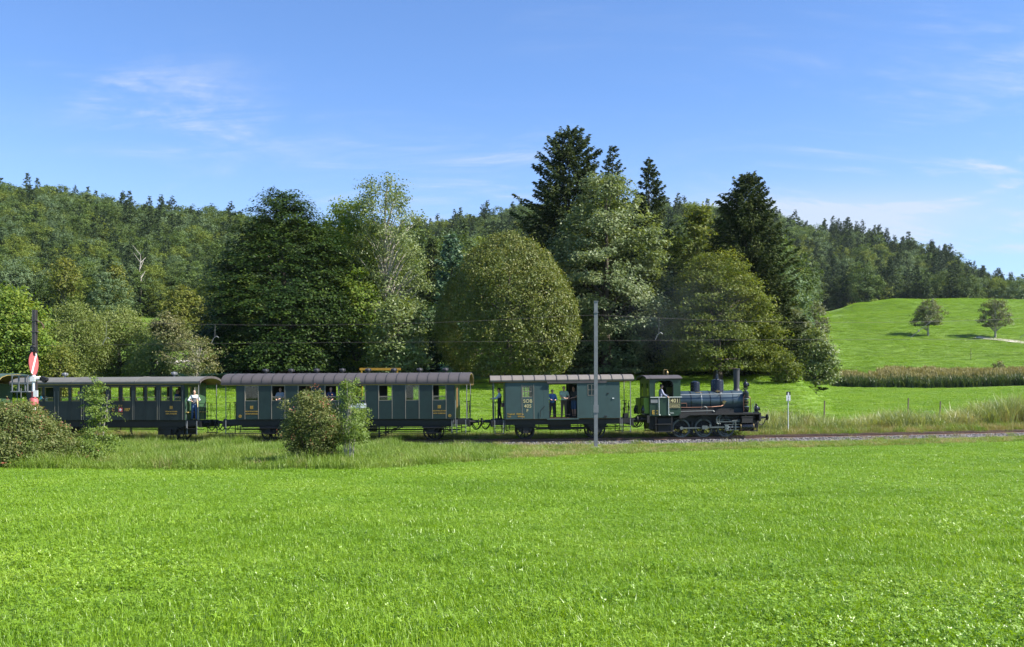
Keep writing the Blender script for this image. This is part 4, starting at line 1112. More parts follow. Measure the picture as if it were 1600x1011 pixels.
# contact and carrying wire
xs_ = np.arange(-75, 80, 2.5)
def wire(name, zf, r, label):
    mb = MB(); pts = [(x, track_y(x) - .2 + .25 * math.sin(x * .08), float(track_z(x)) + zf(x)) for x in xs_]
    for a, b in zip(pts[:-1], pts[1:]): mb.cyl(a, b, r, r, 5, False)
    o = mb.build(name, M['darksteel']); return tag(o, label, 'wire')
def sag(x):
    span = 31.0; t = ((x - 4.4) % span) / span
    return 7.15 - 1.15 * 4 * t * (1 - t) * .45
wire('contact_wire', lambda x: 5.62, .0065, 'lower taut overhead wire running level above the train')
wire('carrying_wire', sag, .0075, 'upper sagging overhead wire above the train')
for k, x in enumerate((-24.2, -17.5, 8.3, 24.5, 32.0)):
    y_ = track_y(x) - .2; z0 = float(track_z(x)) + 5.65; z1 = float(track_z(x)) + sag(x)
    mb = MB()
    if k in (3, 4):
        mb.cyl((x - .5, y_, z0 + .06), (x + .75, y_, z0 + 1.05), .016, .016, 5); mb.lathe([(.03, 0), (.055, .03), (.03, .06), (.055, .09), (.03, .12)], (x, y_, z0 + .42), 'z', 8)
        lab = 'slanting steady arm on the overhead wire, ' + ('left one above the hill meadow' if k == 3 else 'right one near the picture edge')
        mb.build('steady_arm', M['greysteel']); o = SC.collection.objects[-1]
    else:
        mb.tube([(x, y_, z0), (x + .12, y_, z0 + .28), (x + .30, y_, z0 + .42), (x + .42, y_, z0 + .33)], .018, 5); mb.cyl((x + .2, y_, z0 + .3), (x + .22, y_, z1), .006, .006, 4)
        lab = ('curved wire clip on the overhead wire above the left willow', 'curved wire clip on the overhead wire in front of the dark beech', 'curved wire clip on the overhead wire above the engine cab')[k]
        mb.build('wire_clip', M['greysteel']); o = SC.collection.objects[-1]
    tag(o, lab, 'wire fitting', 'fittings on the overhead wire')

# disc signal at the left
D = 55.2; x = ux(52.5, D); z = gz(x, D)
def sz(v): return EYE + (620 - v) * D / F - z
ds = empty('disc_signal', (x, D, z), 0, 0, 'red disc signal with white diagonal stripe on a white and red post', 'signal')
MB().cyl((0, 0, 0), (0, 0, sz(622)), .11, .11, 16).build('foot_post', M['white'], ds)
MB().lathe([(.20, sz(634.5)), (.235, sz(633.5)), (.235, sz(624.5)), (.21, sz(623.5)), (.21, sz(622.5)), (.12, sz(621.5))], (0, 0, 0), 'z', 20).build('red_drum', M['fadedred'], ds)
MB().cyl((0, 0, sz(622)), (0, 0, sz(612)), .10, .10, 14).build('red_post', M['fadedred'], ds)
MB().cyl((0, 0, sz(612)), (0, 0, sz(586)), .085, .085, 14).build('white_post', M['white'], ds)
MB().cyl((-.22, 0, sz(591.5)), (.36, 0, sz(591.5)), .12, .12, 14).box(-.14, .14, -.14, .14, sz(596), sz(588)).build('drive_drum', M['white'], ds)
MB().box(.05, .30, -.16, -.12, sz(620), sz(610)).build('white_plate', M['white'], ds)
bb = MB().box(.36, .52, -.10, .10, sz(595), sz(589)); bb.prism([(.50, sz(588)), (.74, sz(591)), (.74, sz(594)), (.60, sz(598)), (.50, sz(596))], 'y', -.16, .16); bb.build('lamp_box', M['black'], ds)
dk = empty('disc', (0, 0, sz(568)), RAD(-86)); dk.parent = ds
R = (586.5 - 550) / 2 * D / F
dm = MB().cyl((0, -.02, 0), (0, .02, 0), R, R, 36).build('disc_plate', M['fadedred'], dk)
st = MB(); st.prism([(.60 * R, -.80 * R), (.35 * R, -.93 * R), (-.62 * R, .78 * R), (-.40 * R, .91 * R)], 'y', -.028, -.021); st.build('stripe', M['white'], dk); st2 = MB(); st2.prism([(.60 * R, -.80 * R), (.35 * R, -.93 * R), (-.62 * R, .78 * R), (-.40 * R, .91 * R)], 'y', .021, .028); st2.build('stripe', M['white'], dk)
MB().cyl((0, 0, sz(586)), (0, 0, sz(549)), .03, .03, 8).build('spindle', M['darksteel'], ds)
ln = MB().box(-.20, .22, -.18, .18, sz(550.5), sz(549)); ln.box(-.14, .14, -.14, .14, sz(549), sz(542)); ln.lathe([(.17, sz(542)), (.13, sz(540.5)), (.06, sz(539)), (.08, sz(537)), (.03, sz(535.5))], (0, 0, 0), 'z', 12); ln.box(-.22, -.20, -.18, -.16, sz(550), sz(545)); ln.box(.20, .22, -.18, -.16, sz(550), sz(545))
lo_ = ln.build('lantern', M['black'], ds); MB().cyl((0, -.145, sz(545.5)), (0, -.15, sz(545.5)), .08, .08, 14).build('lens', M['glass'], lo_)
# service platform left of the post
pf = MB()
za, zb_, zl = sz(587), sz(611), sz(599)
for xx in (-.98, -.62, -.16):
    for yy in (-.35, .35): pf.box(xx - .025, xx + .025, yy - .025, yy + .025, zb_, za)
for yy in (-.35, .35):
    pf.box(-1.05, -.10, yy - .02, yy + .02, za - .03, za + .03); pf.box(-1.0, -.1, yy - .015, yy + .015, zl - .02, zl + .02)
pf.box(-1.0, -.96, -.35, .35, za - .03, za + .03); pf.build('platform_railing', M['greysteel'], ds)
MB().box(-1.05, -.09, -.40, .40, zb_ - .06, zb_).build('service_platform', M['greysteel'], ds)

# marker board by the line
D = 62.4; x = ux(1231.5, D); z = gz(x, D)
ks = empty('marker_sign', (x, D, z), 0, 0, 'small black topped white marker board on a thin pale post ahead of the engine', 'sign')
def sz(v): return EYE + (620 - v) * D / F - z
MB().cyl((0, 0, 0), (0, 0, sz(613)), .035, .035, 8).build('post', M['offwhite'], ks)
MB().box(-.125, .125, -.06, -.04, sz(626.5), sz(617.5)).build('white_panel', M['white'], ks); MB().box(-.125, .125, -.06, -.04, sz(617.4), sz(612)).build('black_panel', M['black'], ks)
MB().prism([(-.06, sz(617)), (.06, sz(617)), (.02, sz(613)), (-.02, sz(613))], 'y', -.068, -.061).build('pointer', M['white'], ks)
text('2', .15, ks, 0, sz(622), -.064, M['greysteel']); text('6', .15, ks, 0, sz(626), -.064, M['greysteel'])

# fence posts, yellow frame
for u, D, v0, v1, lab in ((1287, 68, 626, 642, 'short wooden fence post in the meadow right of the marker board'), (1418, 72, 622, 634, 'thin fence stake in the meadow in the middle of the right side'), (1468, 71, 627, 636, 'leaning thin stake in the meadow above the right hand reeds'), (1517, 205, 545, 549, 'tiny fence stake far out on the hill meadow')):
    x = ux(u, D); z = gz(x, D); h = (v1 - v0) * D / F
    mb = MB().cyl((0, 0, -.3), (.06 if u != 1517 else 0, 0, max(h, EYE + (620 - v0) * D / F - z)), .055, .045, 7); mb.box(-.02, .03, -.07, -.05, h * .6, h * .64)
    o = mb.build('fence_post', M['postwood']); o.location = (x, D, z); tag(o, lab, 'fence post', 'stakes in the meadow')
D = 71; x0_, x1_ = ux(562, D), ux(626, D); z = gz((x0_ + x1_) / 2, D); zt = EYE + (620 - 575) * D / F - z
yf = empty('yellow_frame', ((x0_ + x1_) / 2, D, z), 0, 0, 'yellow steel frame like a goal standing on the lawn behind the long coach', 'frame')
w = (x1_ - x0_) / 2
MB().box(-w, w, -.06, .06, zt - .16, zt).build('cross_beam', M['yellow'], yf)
for xx in (-w + .14, w - .22): MB().box(xx - .05, xx + .05, -.05, .05, -.2, zt - .163).build('post', M['yellow'], yf)

finish_texts()
# ------------------------------------------------------------------ people
def cloth(name, c): return paint(name, c, .85, var=.15, scale=6)
CL = {k: cloth(k + '_cloth', c) for k, c in dict(white=(.75, .76, .78), paleblue=(.42, .52, .66), black=(.012, .012, .014), blue=(.07, .15, .36), palegreen=(.36, .45, .36), brown=(.075, .055, .045), charcoal=(.05, .05, .05),
      denim=(.045, .085, .18), navy=(.03, .05, .13), grey=(.30, .33, .38), lavender=(.30, .31, .42), dark=(.02, .022, .03), darkgrey=(.11, .11, .12)).items()}
HR = {k: paint(k + '_hair', c, .7, var=.3, scale=20) for k, c in dict(grey=(.32, .31, .30), white=(.62, .60, .58), brown=(.07, .045, .03), dark=(.02, .016, .014)).items()}
M['shoe'] = paint('shoe_leather', (.03, .026, .024), .5)
def remesh(o, vox):
    md = o.modifiers.new('remesh', 'REMESH'); md.mode = 'VOXEL'; md.voxel_size = vox; md.use_smooth_shade = True
    s = o.modifiers.new('smooth', 'SMOOTH'); s.iterations = 3; s.factor = .5
    return o
def limb(mb, a, b, ra, rb, n=10):
    mb.cyl(a, b, ra, rb, n); mb.ball(a, ra, n=n); mb.ball(b, rb, n=n)
def ik(s, t, l1, l2, pole):
    s, t, pole = Vector(s), Vector(t), Vector(pole)
    d = t - s; L_ = min(d.length, (l1 + l2) * .985); d.normalize(); t = s + d * L_
    a = (l1 * l1 - l2 * l2 + L_ * L_) / (2 * L_); h = math.sqrt(max(l1 * l1 - a * a, 0))
    p = pole - d * pole.dot(d)
    p = p.normalized() if p.length > 1e-4 else Vector((0, 0, -1))
    return s + d * a + p * h, t
def person(label, loc, rz, h=1.74, hands=None, shirt='white', sleeve='long', legs='black', shorts=False, hair='brown', cap=None, vest=None, seated=False, female=False, lean=0.0, turn=0.0, nod=0.0, stride=.08, vox=.011, group=None, bald=False):
    """faces local -Y; hands = targets in local metres for (right (-x), left (+x))"""
    k = h / 1.75
    root = empty('person', loc, rz, 0, label, 'person', group)
    V_ = lambda x, y, z: Vector((x * k, y * k, z * k))
    hip = .50 if seated else .93
    up = hip - .93
    def T(x, y, z):            # torso point with forward lean about the hips
        dz = z - .93; return V_(x, y - math.sin(lean) * dz, hip + math.cos(lean) * dz)
    sw = .172 if female else .192
    if hands is None: hands = ((-.24, -.06, .80 + up), (.24, -.06, .80 + up))
    body, sh, tr = MB(), MB(), MB()
    neck, head = T(0, .01, 1.50), T(0, -.03 - .05 * nod, 1.645 - .02 * nod)
    # torso
    for mb, g in ((body, 0), (sh, .016)):
        mb.ball(T(0, 0, .98), (.155 if not female else .16) * k + g, .105 * k + g, .13 * k + g, 14); mb.ball(T(0, 0, 1.14), (.135 if female else .148) * k + g, .098 * k + g, .16 * k + g, 14)
        mb.ball(T(0, .005, 1.31), (.155 if female else .172) * k + g, .108 * k + g, .15 * k + g, 14); mb.cyl(T(-sw + .03, 0, 1.43), T(sw - .03, 0, 1.43), .058 * k + g, .058 * k + g, 12)
    body.cyl(T(0, .01, 1.40), head, .058 * k, .052 * k, 12)
    c, s_ = math.cos(turn), math.sin(turn)
    def Hd(x, y, z): return head + Vector(((x * c - y * s_) * k, (x * s_ + y * c) * k, z * k))
    body.ball(Hd(0, .01, .02), .076 * k, .096 * k, .108 * k, 16); body.ball(Hd(0, -.02, -.055), .056 * k, .068 * k, .060 * k, 12)
    body.cyl(Hd(0, -.088, .025), Hd(0, -.112, -.018), .010 * k, .016 * k, 8); body.ball(Hd(0, -.106, -.016), .016 * k, n=8)
    body.ball(Hd(0, -.084, -.055), .026 * k, .012 * k, .011 * k, 8)
    for e in (-1, 1): body.ball(Hd(e * .078, .01, 0), .012 * k, .022 * k, .032 * k, 8)
    ends = []
    for sd, tgt in ((-1, hands[0]), (1, hands[1])):
        S = T(sd * sw, 0, 1.42); W_ = Vector(tgt) * k
        E, W_ = ik(S, W_, .295 * k, .262 * k, (sd * .7, .5, -.6))
        limb(body, S, E, .050 * k, .040 * k); limb(body, E, W_, .040 * k, .027 * k)
        fd = (W_ - E).normalized(); side = fd.cross(Vector((0, 0, 1))); side = side.normalized() if side.length > .05 else Vector((1, 0, 0)); nrm = side.cross(fd)
        pc = W_ + fd * .05 * k; body.cyl(W_, W_ + fd * .085 * k, .026 * k, .034 * k, 10)
        for q in range(4):
            b = W_ + fd * .085 * k + side * (q - 1.5) * .021 * k; l = (.032, .037, .035, .028)[q] * k
            m = b + fd * l - nrm * .008 * k; e2 = m + fd * l * .5 - nrm * l * .8
            limb(body, b, m, .0105 * k, .0095 * k, 6); limb(body, m, e2, .0095 * k, .0085 * k, 6)
        tb = W_ + fd * .035 * k - side * sd * .028 * k; te = tb + fd * .04 * k - side * sd * .03 * k - nrm * .012 * k
        limb(body, tb, te, .012 * k, .0095 * k, 6)
        if sleeve == 'long': limb(sh, S, E, .064 * k, .052 * k); limb(sh, E, E.lerp(W_, .9), .052 * k, .038 * k)
        else: limb(sh, S, S.lerp(E, .62), .066 * k, .060 * k)
        # legs
        Hp = V_(sd * .09, 0, hip - .02)
        if seated: Kn, An = V_(sd * .11, -.42, hip + .0), V_(sd * .11, -.42, hip - .42)
        else: Kn, An = V_(sd * .10 , -.02 - sd * stride * .4, .50), V_(sd * .11, .02 - sd * stride, .085)
        limb(body, Hp, Kn, .082 * k, .056 * k); limb(body, Kn, An, .054 * k, .036 * k)
        limb(tr, Hp, Kn if not shorts else Hp.lerp(Kn, .92), .100 * k, .074 * k if not shorts else .088 * k)
        if not shorts: limb(tr, Kn, An.lerp(Kn, .02), .072 * k, .056 * k)
        ft = MB(); ft.ball(An + Vector((0, -.06 * k, -.045 * k)), .045 * k, .125 * k, .042 * k, 12); ft.cyl(An + Vector((0, .02, -.06)), An + Vector((0, .01, .03)), .045 * k, .046 * k, 10)
        body.ball(An + Vector((0, -.06 * k, -.045 * k)), .036 * k, .11 * k, .032 * k, 10)
        ft.build('shoe', M['shoe'], root)
    tr.ball(V_(0, 0, hip + .02), .172 * k, .122 * k, .12 * k, 14)
    remesh(body.build('body', M['skin'], root), vox)
    remesh(sh.build('shirt', CL[shirt], root), vox * 1.25); remesh(tr.build('shorts' if shorts else 'trousers', CL[legs], root), vox * 1.25)
    ey = MB()
    for e in (-1, 1): ey.ball(Hd(e * .030, -.084, .018), .010 * k, .008 * k, .007 * k, 6)
    ey.build('eyes', HR['dark'], root)
    if cap:
        cp = MB().lathe([(.080 * k, .050 * k), (.086 * k, .07 * k), (.105 * k, .12 * k), (.10 * k, .135 * k), (.02, .14 * k)], Hd(0, .012, 0), 'z', 16); pk = Hd(0, -.10, .055); cp.ball(pk, .065 * k, .05 * k, .012 * k, 12)
        cp.build('cap', CL[cap], root)
    hr = MB()
    if bald: hr.ball(Hd(-.055, .03, .0), .03 * k, .055 * k, .05 * k, 10); hr.ball(Hd(.055, .03, .0), .03 * k, .055 * k, .05 * k, 10); hr.ball(Hd(0, .075, .0), .06 * k, .03 * k, .055 * k, 10)
    else:
        hr.ball(Hd(0, .028, .050), .086 * k, .092 * k, .085 * k, 14); hr.ball(Hd(0, .058, .0), .078 * k, .058 * k, (.10 if female else .075) * k, 12)
        if female:
            for e in (-1, 1): hr.ball(Hd(e * .07, .02, -.005), .024 * k, .05 * k, .075 * k, 10)
    remesh(hr.build('hair', HR[hair], root), .014)
    if vest:
        vs = MB()
        vs.ball(T(0, 0, 1.0), .18 * k, .128 * k, .13 * k, 14); vs.ball(T(0, 0, 1.14), .172 * k, .122 * k, .16 * k, 14); vs.ball(T(0, .005, 1.30), .186 * k, .128 * k, .14 * k, 14)
        remesh(vs.build('waistcoat', CL[vest], root), .015)
    return root
def on(v, x, y, z):
    bpy.context.view_layer.update()
    return v.matrix_world @ Vector((x, y, z))
def ride(v, label, x, y, z, face, **k):
    """place a person riding on vehicle v; face: 0 = towards the field, 90 = towards the front of the train"""
    a = v.rotation_euler.z
    return person(label, on(v, x, y, z), a + RAD(face), **k)
FACE_OUT, FACE_FWD, FACE_BACK = 0, 90, -90
ride(van, 'conductor in black waistcoat and peaked cap on the rear platform of the van', -3.56, -.72, 1.16, FACE_BACK, h=1.76, shirt='paleblue', vest='black', legs='black', cap='black', hair='dark', hands=((-.24, -.40, 1.16), (.16, -.42, 1.18)))
bg = MB().box(-.13, .13, -.05, .05, 0, .24).tube([(-.1, 0, .24), (-.07, 0, .34), (.07, 0, .34), (.1, 0, .24)], .012, 6).build('shoulder_bag', paint('dark_red_leather', (.06, .015, .015), .5)); bg.location = on(van, -3.33, -.98, 1.86); bg.rotation_euler.z = van.rotation_euler.z; tag(bg, 'small dark red bag hanging at the conductor\'s hip', 'bag')
ride(van, 'person in blue jacket leaning on the bar at the left of the van door', -.58, -.98, 1.22, FACE_OUT + 12, h=1.60, shirt='blue', legs='dark', hair='grey', hands=((-.20, -.34, 1.14), (.12, -.36, 1.12)), lean=.06)
ride(van, 'man in pale green shirt and brown trousers in the middle of the van door', .10, -.92, 1.22, FACE_OUT, h=1.78, shirt='palegreen', sleeve='short', legs='brown', hair='brown', hands=((-.04, -.36, 1.12), (.16, -.34, 1.10)), nod=.6)
ride(van, 'person in dark shirt and blue shorts at the right of the shady van door', .70, -.72, 1.22, FACE_OUT - 35, h=1.76, shirt='charcoal', sleeve='short', legs='denim', shorts=True, hair='dark', hands=((-.14, -.34, 1.10), (.10, -.36, 1.12)), nod=.8)
ride(loco, 'engine driver in lavender shirt and dark cap looking ahead from the cab window', -2.52, -.86, 1.32, FACE_FWD, h=1.72, shirt='lavender', legs='dark', cap='dark', hair='dark', hands=((-.42, -.30, 1.05), (.15, -.45, 1.15)), lean=.05)
ride(big, 'man in grey shirt leaning out of the second window of the long coach', wx[1] + .02, -1.02, 1.30, FACE_OUT, h=1.72, shirt='grey', sleeve='short', hair='brown', hands=((-.16, -.34, 1.10), (.06, -.36, 1.12)), nod=.4)
ride(big, 'white haired woman in white shirt at the third window of the long coach', wx[2] - .05, -1.05, 1.30, FACE_OUT - 20, h=1.60, shirt='white', sleeve='short', hair='white', female=True, legs='grey', hands=((-.20, -.28, 1.06), (.10, -.26, 1.38)), turn=.2)
ride(big, 'grey haired man in navy shirt leaning on the fourth window of the long coach', wx[3] - .12, -1.06, 1.30, FACE_OUT, h=1.72, shirt='navy', sleeve='short', hair='grey', hands=((-.16, -.36, 1.06), (.14, -.36, 1.06)), lean=.05)
ride(old, 'person in black and white top and jeans on the right platform of the old coach', 5.32, -.98, 1.2, FACE_OUT + 35, h=1.68, shirt='white', sleeve='long', vest='darkgrey', legs='denim', hair='grey', hands=((-.22, -.24, 1.14), (.16, -.30, 1.22)))
ride(old, 'grey haired woman holding up a blue phone at the left window of the old coach', ow[0][0] + .18, -1.06, 1.22, FACE_OUT, h=1.60, shirt='white', vest='darkgrey', hair='grey', female=True, legs='dark', hands=((-.02, -.36, 1.36), (.16, -.36, 1.38)), lean=.08)
ph = MB().box(-.055, .055, -.006, .006, -.08, .08).build('phone', paint('turquoise_phone', (.03, .32, .42), .4)); ph.location = on(old, ow[0][0] + .28, -1.52, 1.22 + 1.30); ph.rotation_euler.z = old.rotation_euler.z; tag(ph, 'turquoise phone held up at the left window of the old coach', 'phone')
ride(old, 'balding grey man in blue shirt looking down at the left end of the old coach', ow[3][0] + .02, -.95, 1.22, FACE_OUT - 25, h=1.68, shirt='blue', sleeve='short', hair='grey', bald=True, hands=((-.22, -.36, 1.16), (-.05, -.36, 1.18)), nod=1.0)
ride(old, 'person in blue shirt standing inside the old coach near its right end', ow[10][0] + .12, -.2, 1.22, FACE_FWD, h=1.74, shirt='blue', legs='denim', hair='brown', vox=.016)
ride(old, 'person in pale top standing inside the old coach at its last window', ow[11][0] + .0, -.35, 1.22, FACE_BACK, h=1.66, shirt='grey', legs='denim', hair='brown', vox=.016)
for j, (i, dx_, sh_, hr_, yy) in enumerate(((10, -.08, 'dark', 'dark', -.85), (8, .0, 'dark', 'dark', -.85), (2, .05, 'grey', 'brown', -.85), (6, .12, 'dark', 'brown', -.8), (5, .2, 'navy', 'dark', -.8), (7, .1, 'charcoal', 'brown', -.6))):
    ride(old, ('seated passenger with dark hair in the right window pair of the old coach', 'seated passenger low in the second window pair from the right of the old coach', 'seated passenger behind the sill of the second window pair of the old coach', 'seated passenger left of the coach number window of the old coach', 'seated passenger half hidden by the leafy sapling', 'seated passenger above the coach number')[j], ow[i][0] + dx_, yy, 1.22, FACE_FWD if j % 2 else FACE_BACK, h=1.66, seated=True, shirt=sh_, hair=hr_, legs='dark', vox=.018)
# ------------------------------------------------------------------ trees
def leaves(P, Nn, size, aspect, rnd):
    n = len(P)
    Nn = Nn / np.maximum(np.linalg.norm(Nn, axis=1), 1e-6)[:, None]
    q = rnd.normal(0, 1, (n, 3)); e1 = q - Nn * (q * Nn).sum(1)[:, None]
    e1 /= np.maximum(np.linalg.norm(e1, axis=1), 1e-6)[:, None]
    return e1, np.cross(Nn, e1)
def leaf_quads(P, e1, e2, size, aspect):
    s = size[:, None]
    V_ = np.stack([P - e1 * s * .5, P + e2 * s * aspect * .5 - e1 * s * .06, P + e1 * s * .5, P - e2 * s * aspect * .5 - e1 * s * .06], 1).reshape(-1, 3)
    k = np.arange(len(P)) * 4
    return V_, np.stack([k, k + 1, k + 2, k + 3], 1)

def broad_crown(seed, R, H, prof, nclump, nleaf, leaf, clump=(1.0, 1.0, .6), lump=.16, up=.7, out=.5, rand=.6, droop=.25, inner=.55, aspect=.55, asym=(0, 0), front=0.0):
    """leaf clumps spread through the outer shell of a crown; prof = [(height 0..1, radius 0..1)]"""
    r = np.random.default_rng(seed)
    hp, rp = np.array([p[0] for p in prof]), np.array([p[1] for p in prof])
    hh = np.linspace(0, 1, 200); w = np.interp(hh, hp, rp) + .08; cdf = np.cumsum(w); cdf /= cdf[-1]
    h = np.interp(r.uniform(0, 1, nclump), cdf, hh)
    th = r.uniform(0, 2 * np.pi, nclump)
    ph = r.uniform(0, 6.28, 6)
    lum = 1 + lump * (np.sin(3 * th + 5 * h + ph[0]) + np.sin(5 * th - 9 * h + ph[1]) + .8 * np.sin(2 * th + 14 * h + ph[2])) / 1.6
    rr = np.interp(h, hp, rp) * R * lum
    f = inner + (1 - inner) * np.sqrt(r.uniform(0, 1, nclump))
    C = np.stack([np.cos(th) * rr * f + asym[0] * h * R, np.sin(th) * rr * f + asym[1] * h * R, h * H], 1)
    outd = np.stack([np.cos(th), np.sin(th), .15 + .9 * (h - .45)], 1); outd /= np.linalg.norm(outd, axis=1)[:, None]
    tang = np.stack([-np.sin(th), np.cos(th), np.zeros(nclump)], 1)
    upv = np.cross(outd, tang); upv *= np.sign(upv[:, 2:3] + 1e-9)
    n = nclump * nleaf
    ci = np.repeat(np.arange(nclump), nleaf)
    g = r.normal(0, .5, (n, 3)); g = np.clip(g, -1.1, 1.1)
    cs = r.uniform(.65, 1.3, nclump)[ci]
    a, b, c = g[:, 0] * clump[0] * cs, g[:, 1] * clump[1] * cs, g[:, 2] * clump[2] * cs
    P = C[ci] + outd[ci] * a[:, None] + tang[ci] * b[:, None] + upv[ci] * c[:, None]
    P[:, 2] -= droop * np.maximum(a, 0) ** 2 / max(clump[0], .1)
    # limit leaves to above the ground
    P[:, 2] = np.maximum(P[:, 2], .15 + r.uniform(0, .4, n))
    Nn = np.array([0, 0, 1]) * up + outd[ci] * out + r.normal(0, rand, (n, 3))
    sz = leaf * r.uniform(.65, 1.35, n)
    e1, e2 = leaves(P, Nn, sz, aspect, r)
    V_, F_ = leaf_quads(P, e1, e2, sz, aspect)
    tint_ = np.clip(r.uniform(0, 1, n) * .45 + r.uniform(0, 1, nclump)[ci] * .4 + .15 * h[ci], 0, 1)
    return V_, F_, tint_, C
def trunk_mb(H, r0, C=None, nl=10, seed=0, lean=(0, 0), fork=.35, top=.8):
    r = np.random.default_rng(seed); mb = MB()
    pts = []
    for k in range(7):
        t = k / 6
        pts.append(Vector((lean[0] * t + r.normal(0, .03) * H * .1 * (k > 0), lean[1] * t + r.normal(0, .03) * H * .1 * (k > 0), -.3 + t * H * top)))
    rad = [r0 * (1.25 if k == 0 else 1) * (1 - k / 6 * .82) for k in range(7)]
    for k in range(6): mb.cyl(pts[k], pts[k + 1], rad[k], rad[k + 1], 8, False)
    if C is not None and len(C):
        for j in r.choice(len(C), min(nl, len(C)), replace=False):
            c = Vector(C[j]); t = min(.92, max(fork * .6, c.z / (H * top) - .22)) * 6
            k = min(5, int(t)); s = pts[k].lerp(pts[k + 1], t - k); ra = rad[k] * .5
            m = s.lerp(c, .55) + Vector((0, 0, .06 * H * r.uniform(0, 1)))
            mb.cyl(s, m, ra, ra * .55, 6, False); mb.cyl(m, c, ra * .55, ra * .15, 5, False)
    return mb
def spruce(seed, R, H, levels, per, leaf, n_per_m=16, base=.04, droop=.30, shape=.85, ragged=.22, flat=None):
    """whorls of drooping boughs carrying hanging sprays"""
    r = np.random.default_rng(seed)
    P, E1, E2, S, T = [], [], [], [], []
    for lv in range(levels):
        t = (lv + r.uniform(-.3, .3)) / levels
        t = min(max(t, 0), .985)
        L = R * (1 - t) ** shape + .035 * R + .12
        for b in range(per):
            tb = min(max(t + r.uniform(-.5, .5) * 1.6 / levels, 0), .99)
            z = H * (base + (1 - base) * tb)
            a = r.uniform(0, 2 * np.pi)
            l = max(L * (1 + r.normal(0, ragged)), .2)
            n = max(5, int(n_per_m * l * (1.15 - .3 * t)))
            s = r.uniform(.02, 1, n) ** .45
            d = np.array([math.cos(a), math.sin(a), 0]); q = np.array([-d[1], d[0], 0])
            side = r.uniform(-1, 1, n) * (.17 * l * (1.08 - s) + .05 * min(l, 2))
            tip = r.uniform(.5, 1.5)
            path = l * (.45 * (t - .22) * s - droop * tip * (1.15 - t) * s ** 1.5 + .55 * np.maximum(s - .7, 0))
            hang = r.uniform(0, 1, n) ** 1.6 * min(1.1, .34 * l) * (1.15 - s)
            p = d[None, :] * (l * s)[:, None] + q[None, :] * side[:, None]
            p[:, 2] = z + path - np.abs(side) * .25 - hang
            e1 = d[None, :] * .75 + q[None, :] * (np.sign(side) * .5)[:, None] + r.normal(0, .3, (n, 3)); e1[:, 2] -= .15 + 1.3 * hang / max(.3, .28 * l)
            e1 /= np.linalg.norm(e1, axis=1)[:, None]
            up = np.array([0, 0, .6]) + r.normal(0, .8, (n, 3)); e2 = np.cross(e1, up); e2 /= np.maximum(np.linalg.norm(e2, axis=1), 1e-4)[:, None]
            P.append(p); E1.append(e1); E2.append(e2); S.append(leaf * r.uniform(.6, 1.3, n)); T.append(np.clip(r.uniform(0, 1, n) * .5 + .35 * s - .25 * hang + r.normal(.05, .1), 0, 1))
    P = np.concatenate(P)
    V_, F_ = leaf_quads(P, np.concatenate(E1), np.concatenate(E2), np.concatenate(S), .30)
    return V_, F_, np.concatenate(T)
def tree(name, label, cat, loc, crown, trunk, cmat, tmat, group=None, rz=0, crown_name='crown'):
    t = empty(name, loc, rz, 0, label, cat, group)
    link_mesh(crown_name, fast_mesh(crown_name, crown[0], crown[1], cmat, False, crown[2]), t)
    if trunk is not None: trunk.build('trunk', tmat, t)
    return t

LM = {}
LM['beech'] = leaf_mat('beech_leaf', [(0.007, 0.020, 0.003), (0.020, 0.050, 0.006), (0.088, 0.128, 0.014)], trans=.18, rough=.58, spec=.25)
LM['lightmaple'] = leaf_mat('yellow_green_leaf', [(0.069, 0.138, 0.020), (0.144, 0.219, 0.033), (0.263, 0.300, 0.050)], trans=.38, rough=.58, spec=.25)
LM['ash'] = leaf_mat('ash_leaf', [(0.074, 0.115, 0.034), (0.149, 0.196, 0.061), (0.270, 0.304, 0.128)], trans=.3, rough=.48, spec=.4)
LM['lime'] = leaf_mat('lime_leaf', [(0.062, 0.085, 0.016), (0.112, 0.142, 0.026), (0.200, 0.190, 0.042)], trans=.28, rough=.5, spec=.35)
LM['maple'] = leaf_mat('maple_leaf', [(0.066, 0.100, 0.036), (0.145, 0.190, 0.075), (0.27, 0.305, 0.150)], trans=.3, rough=.5, spec=.4)
LM['chestnut'] = leaf_mat('chestnut_leaf', [(0.062, 0.088, 0.014), (0.110, 0.145, 0.020), (0.200, 0.205, 0.036)], trans=.34, rough=.58, spec=.25)
LM['dark'] = leaf_mat('dark_leaf', [(0.019, 0.043, 0.012), (0.036, 0.070, 0.018), (0.072, 0.108, 0.030)], trans=.2, rough=.58, spec=.25)
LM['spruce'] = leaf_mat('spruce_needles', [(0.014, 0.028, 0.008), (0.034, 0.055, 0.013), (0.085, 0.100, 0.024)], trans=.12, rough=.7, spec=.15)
LM['bluespruce'] = leaf_mat('blue_green_needles', [(0.036, 0.074, 0.036), (0.066, 0.126, 0.060), (0.108, 0.180, 0.090)], trans=.15, rough=.5)
LM['willow'] = leaf_mat('willow_leaf', [(0.094, 0.131, 0.027), (0.163, 0.206, 0.053), (0.263, 0.294, 0.106)], trans=.34, rough=.58, spec=.25)
LM['grey'] = leaf_mat('greyish_leaf', [(0.090, 0.108, 0.050), (0.144, 0.162, 0.078), (0.228, 0.240, 0.138)], trans=.28, rough=.58, spec=.25)
LM['orchard'] = leaf_mat('orchard_leaf', [(0.081, 0.101, 0.035), (0.149, 0.155, 0.061), (0.257, 0.230, 0.115)], trans=.28, rough=.58, spec=.25)
LM['young'] = leaf_mat('young_leaf', [(0.084, 0.138, 0.026), (0.150, 0.222, 0.043), (0.258, 0.318, 0.078)], trans=.4, rough=.5, spec=.35)
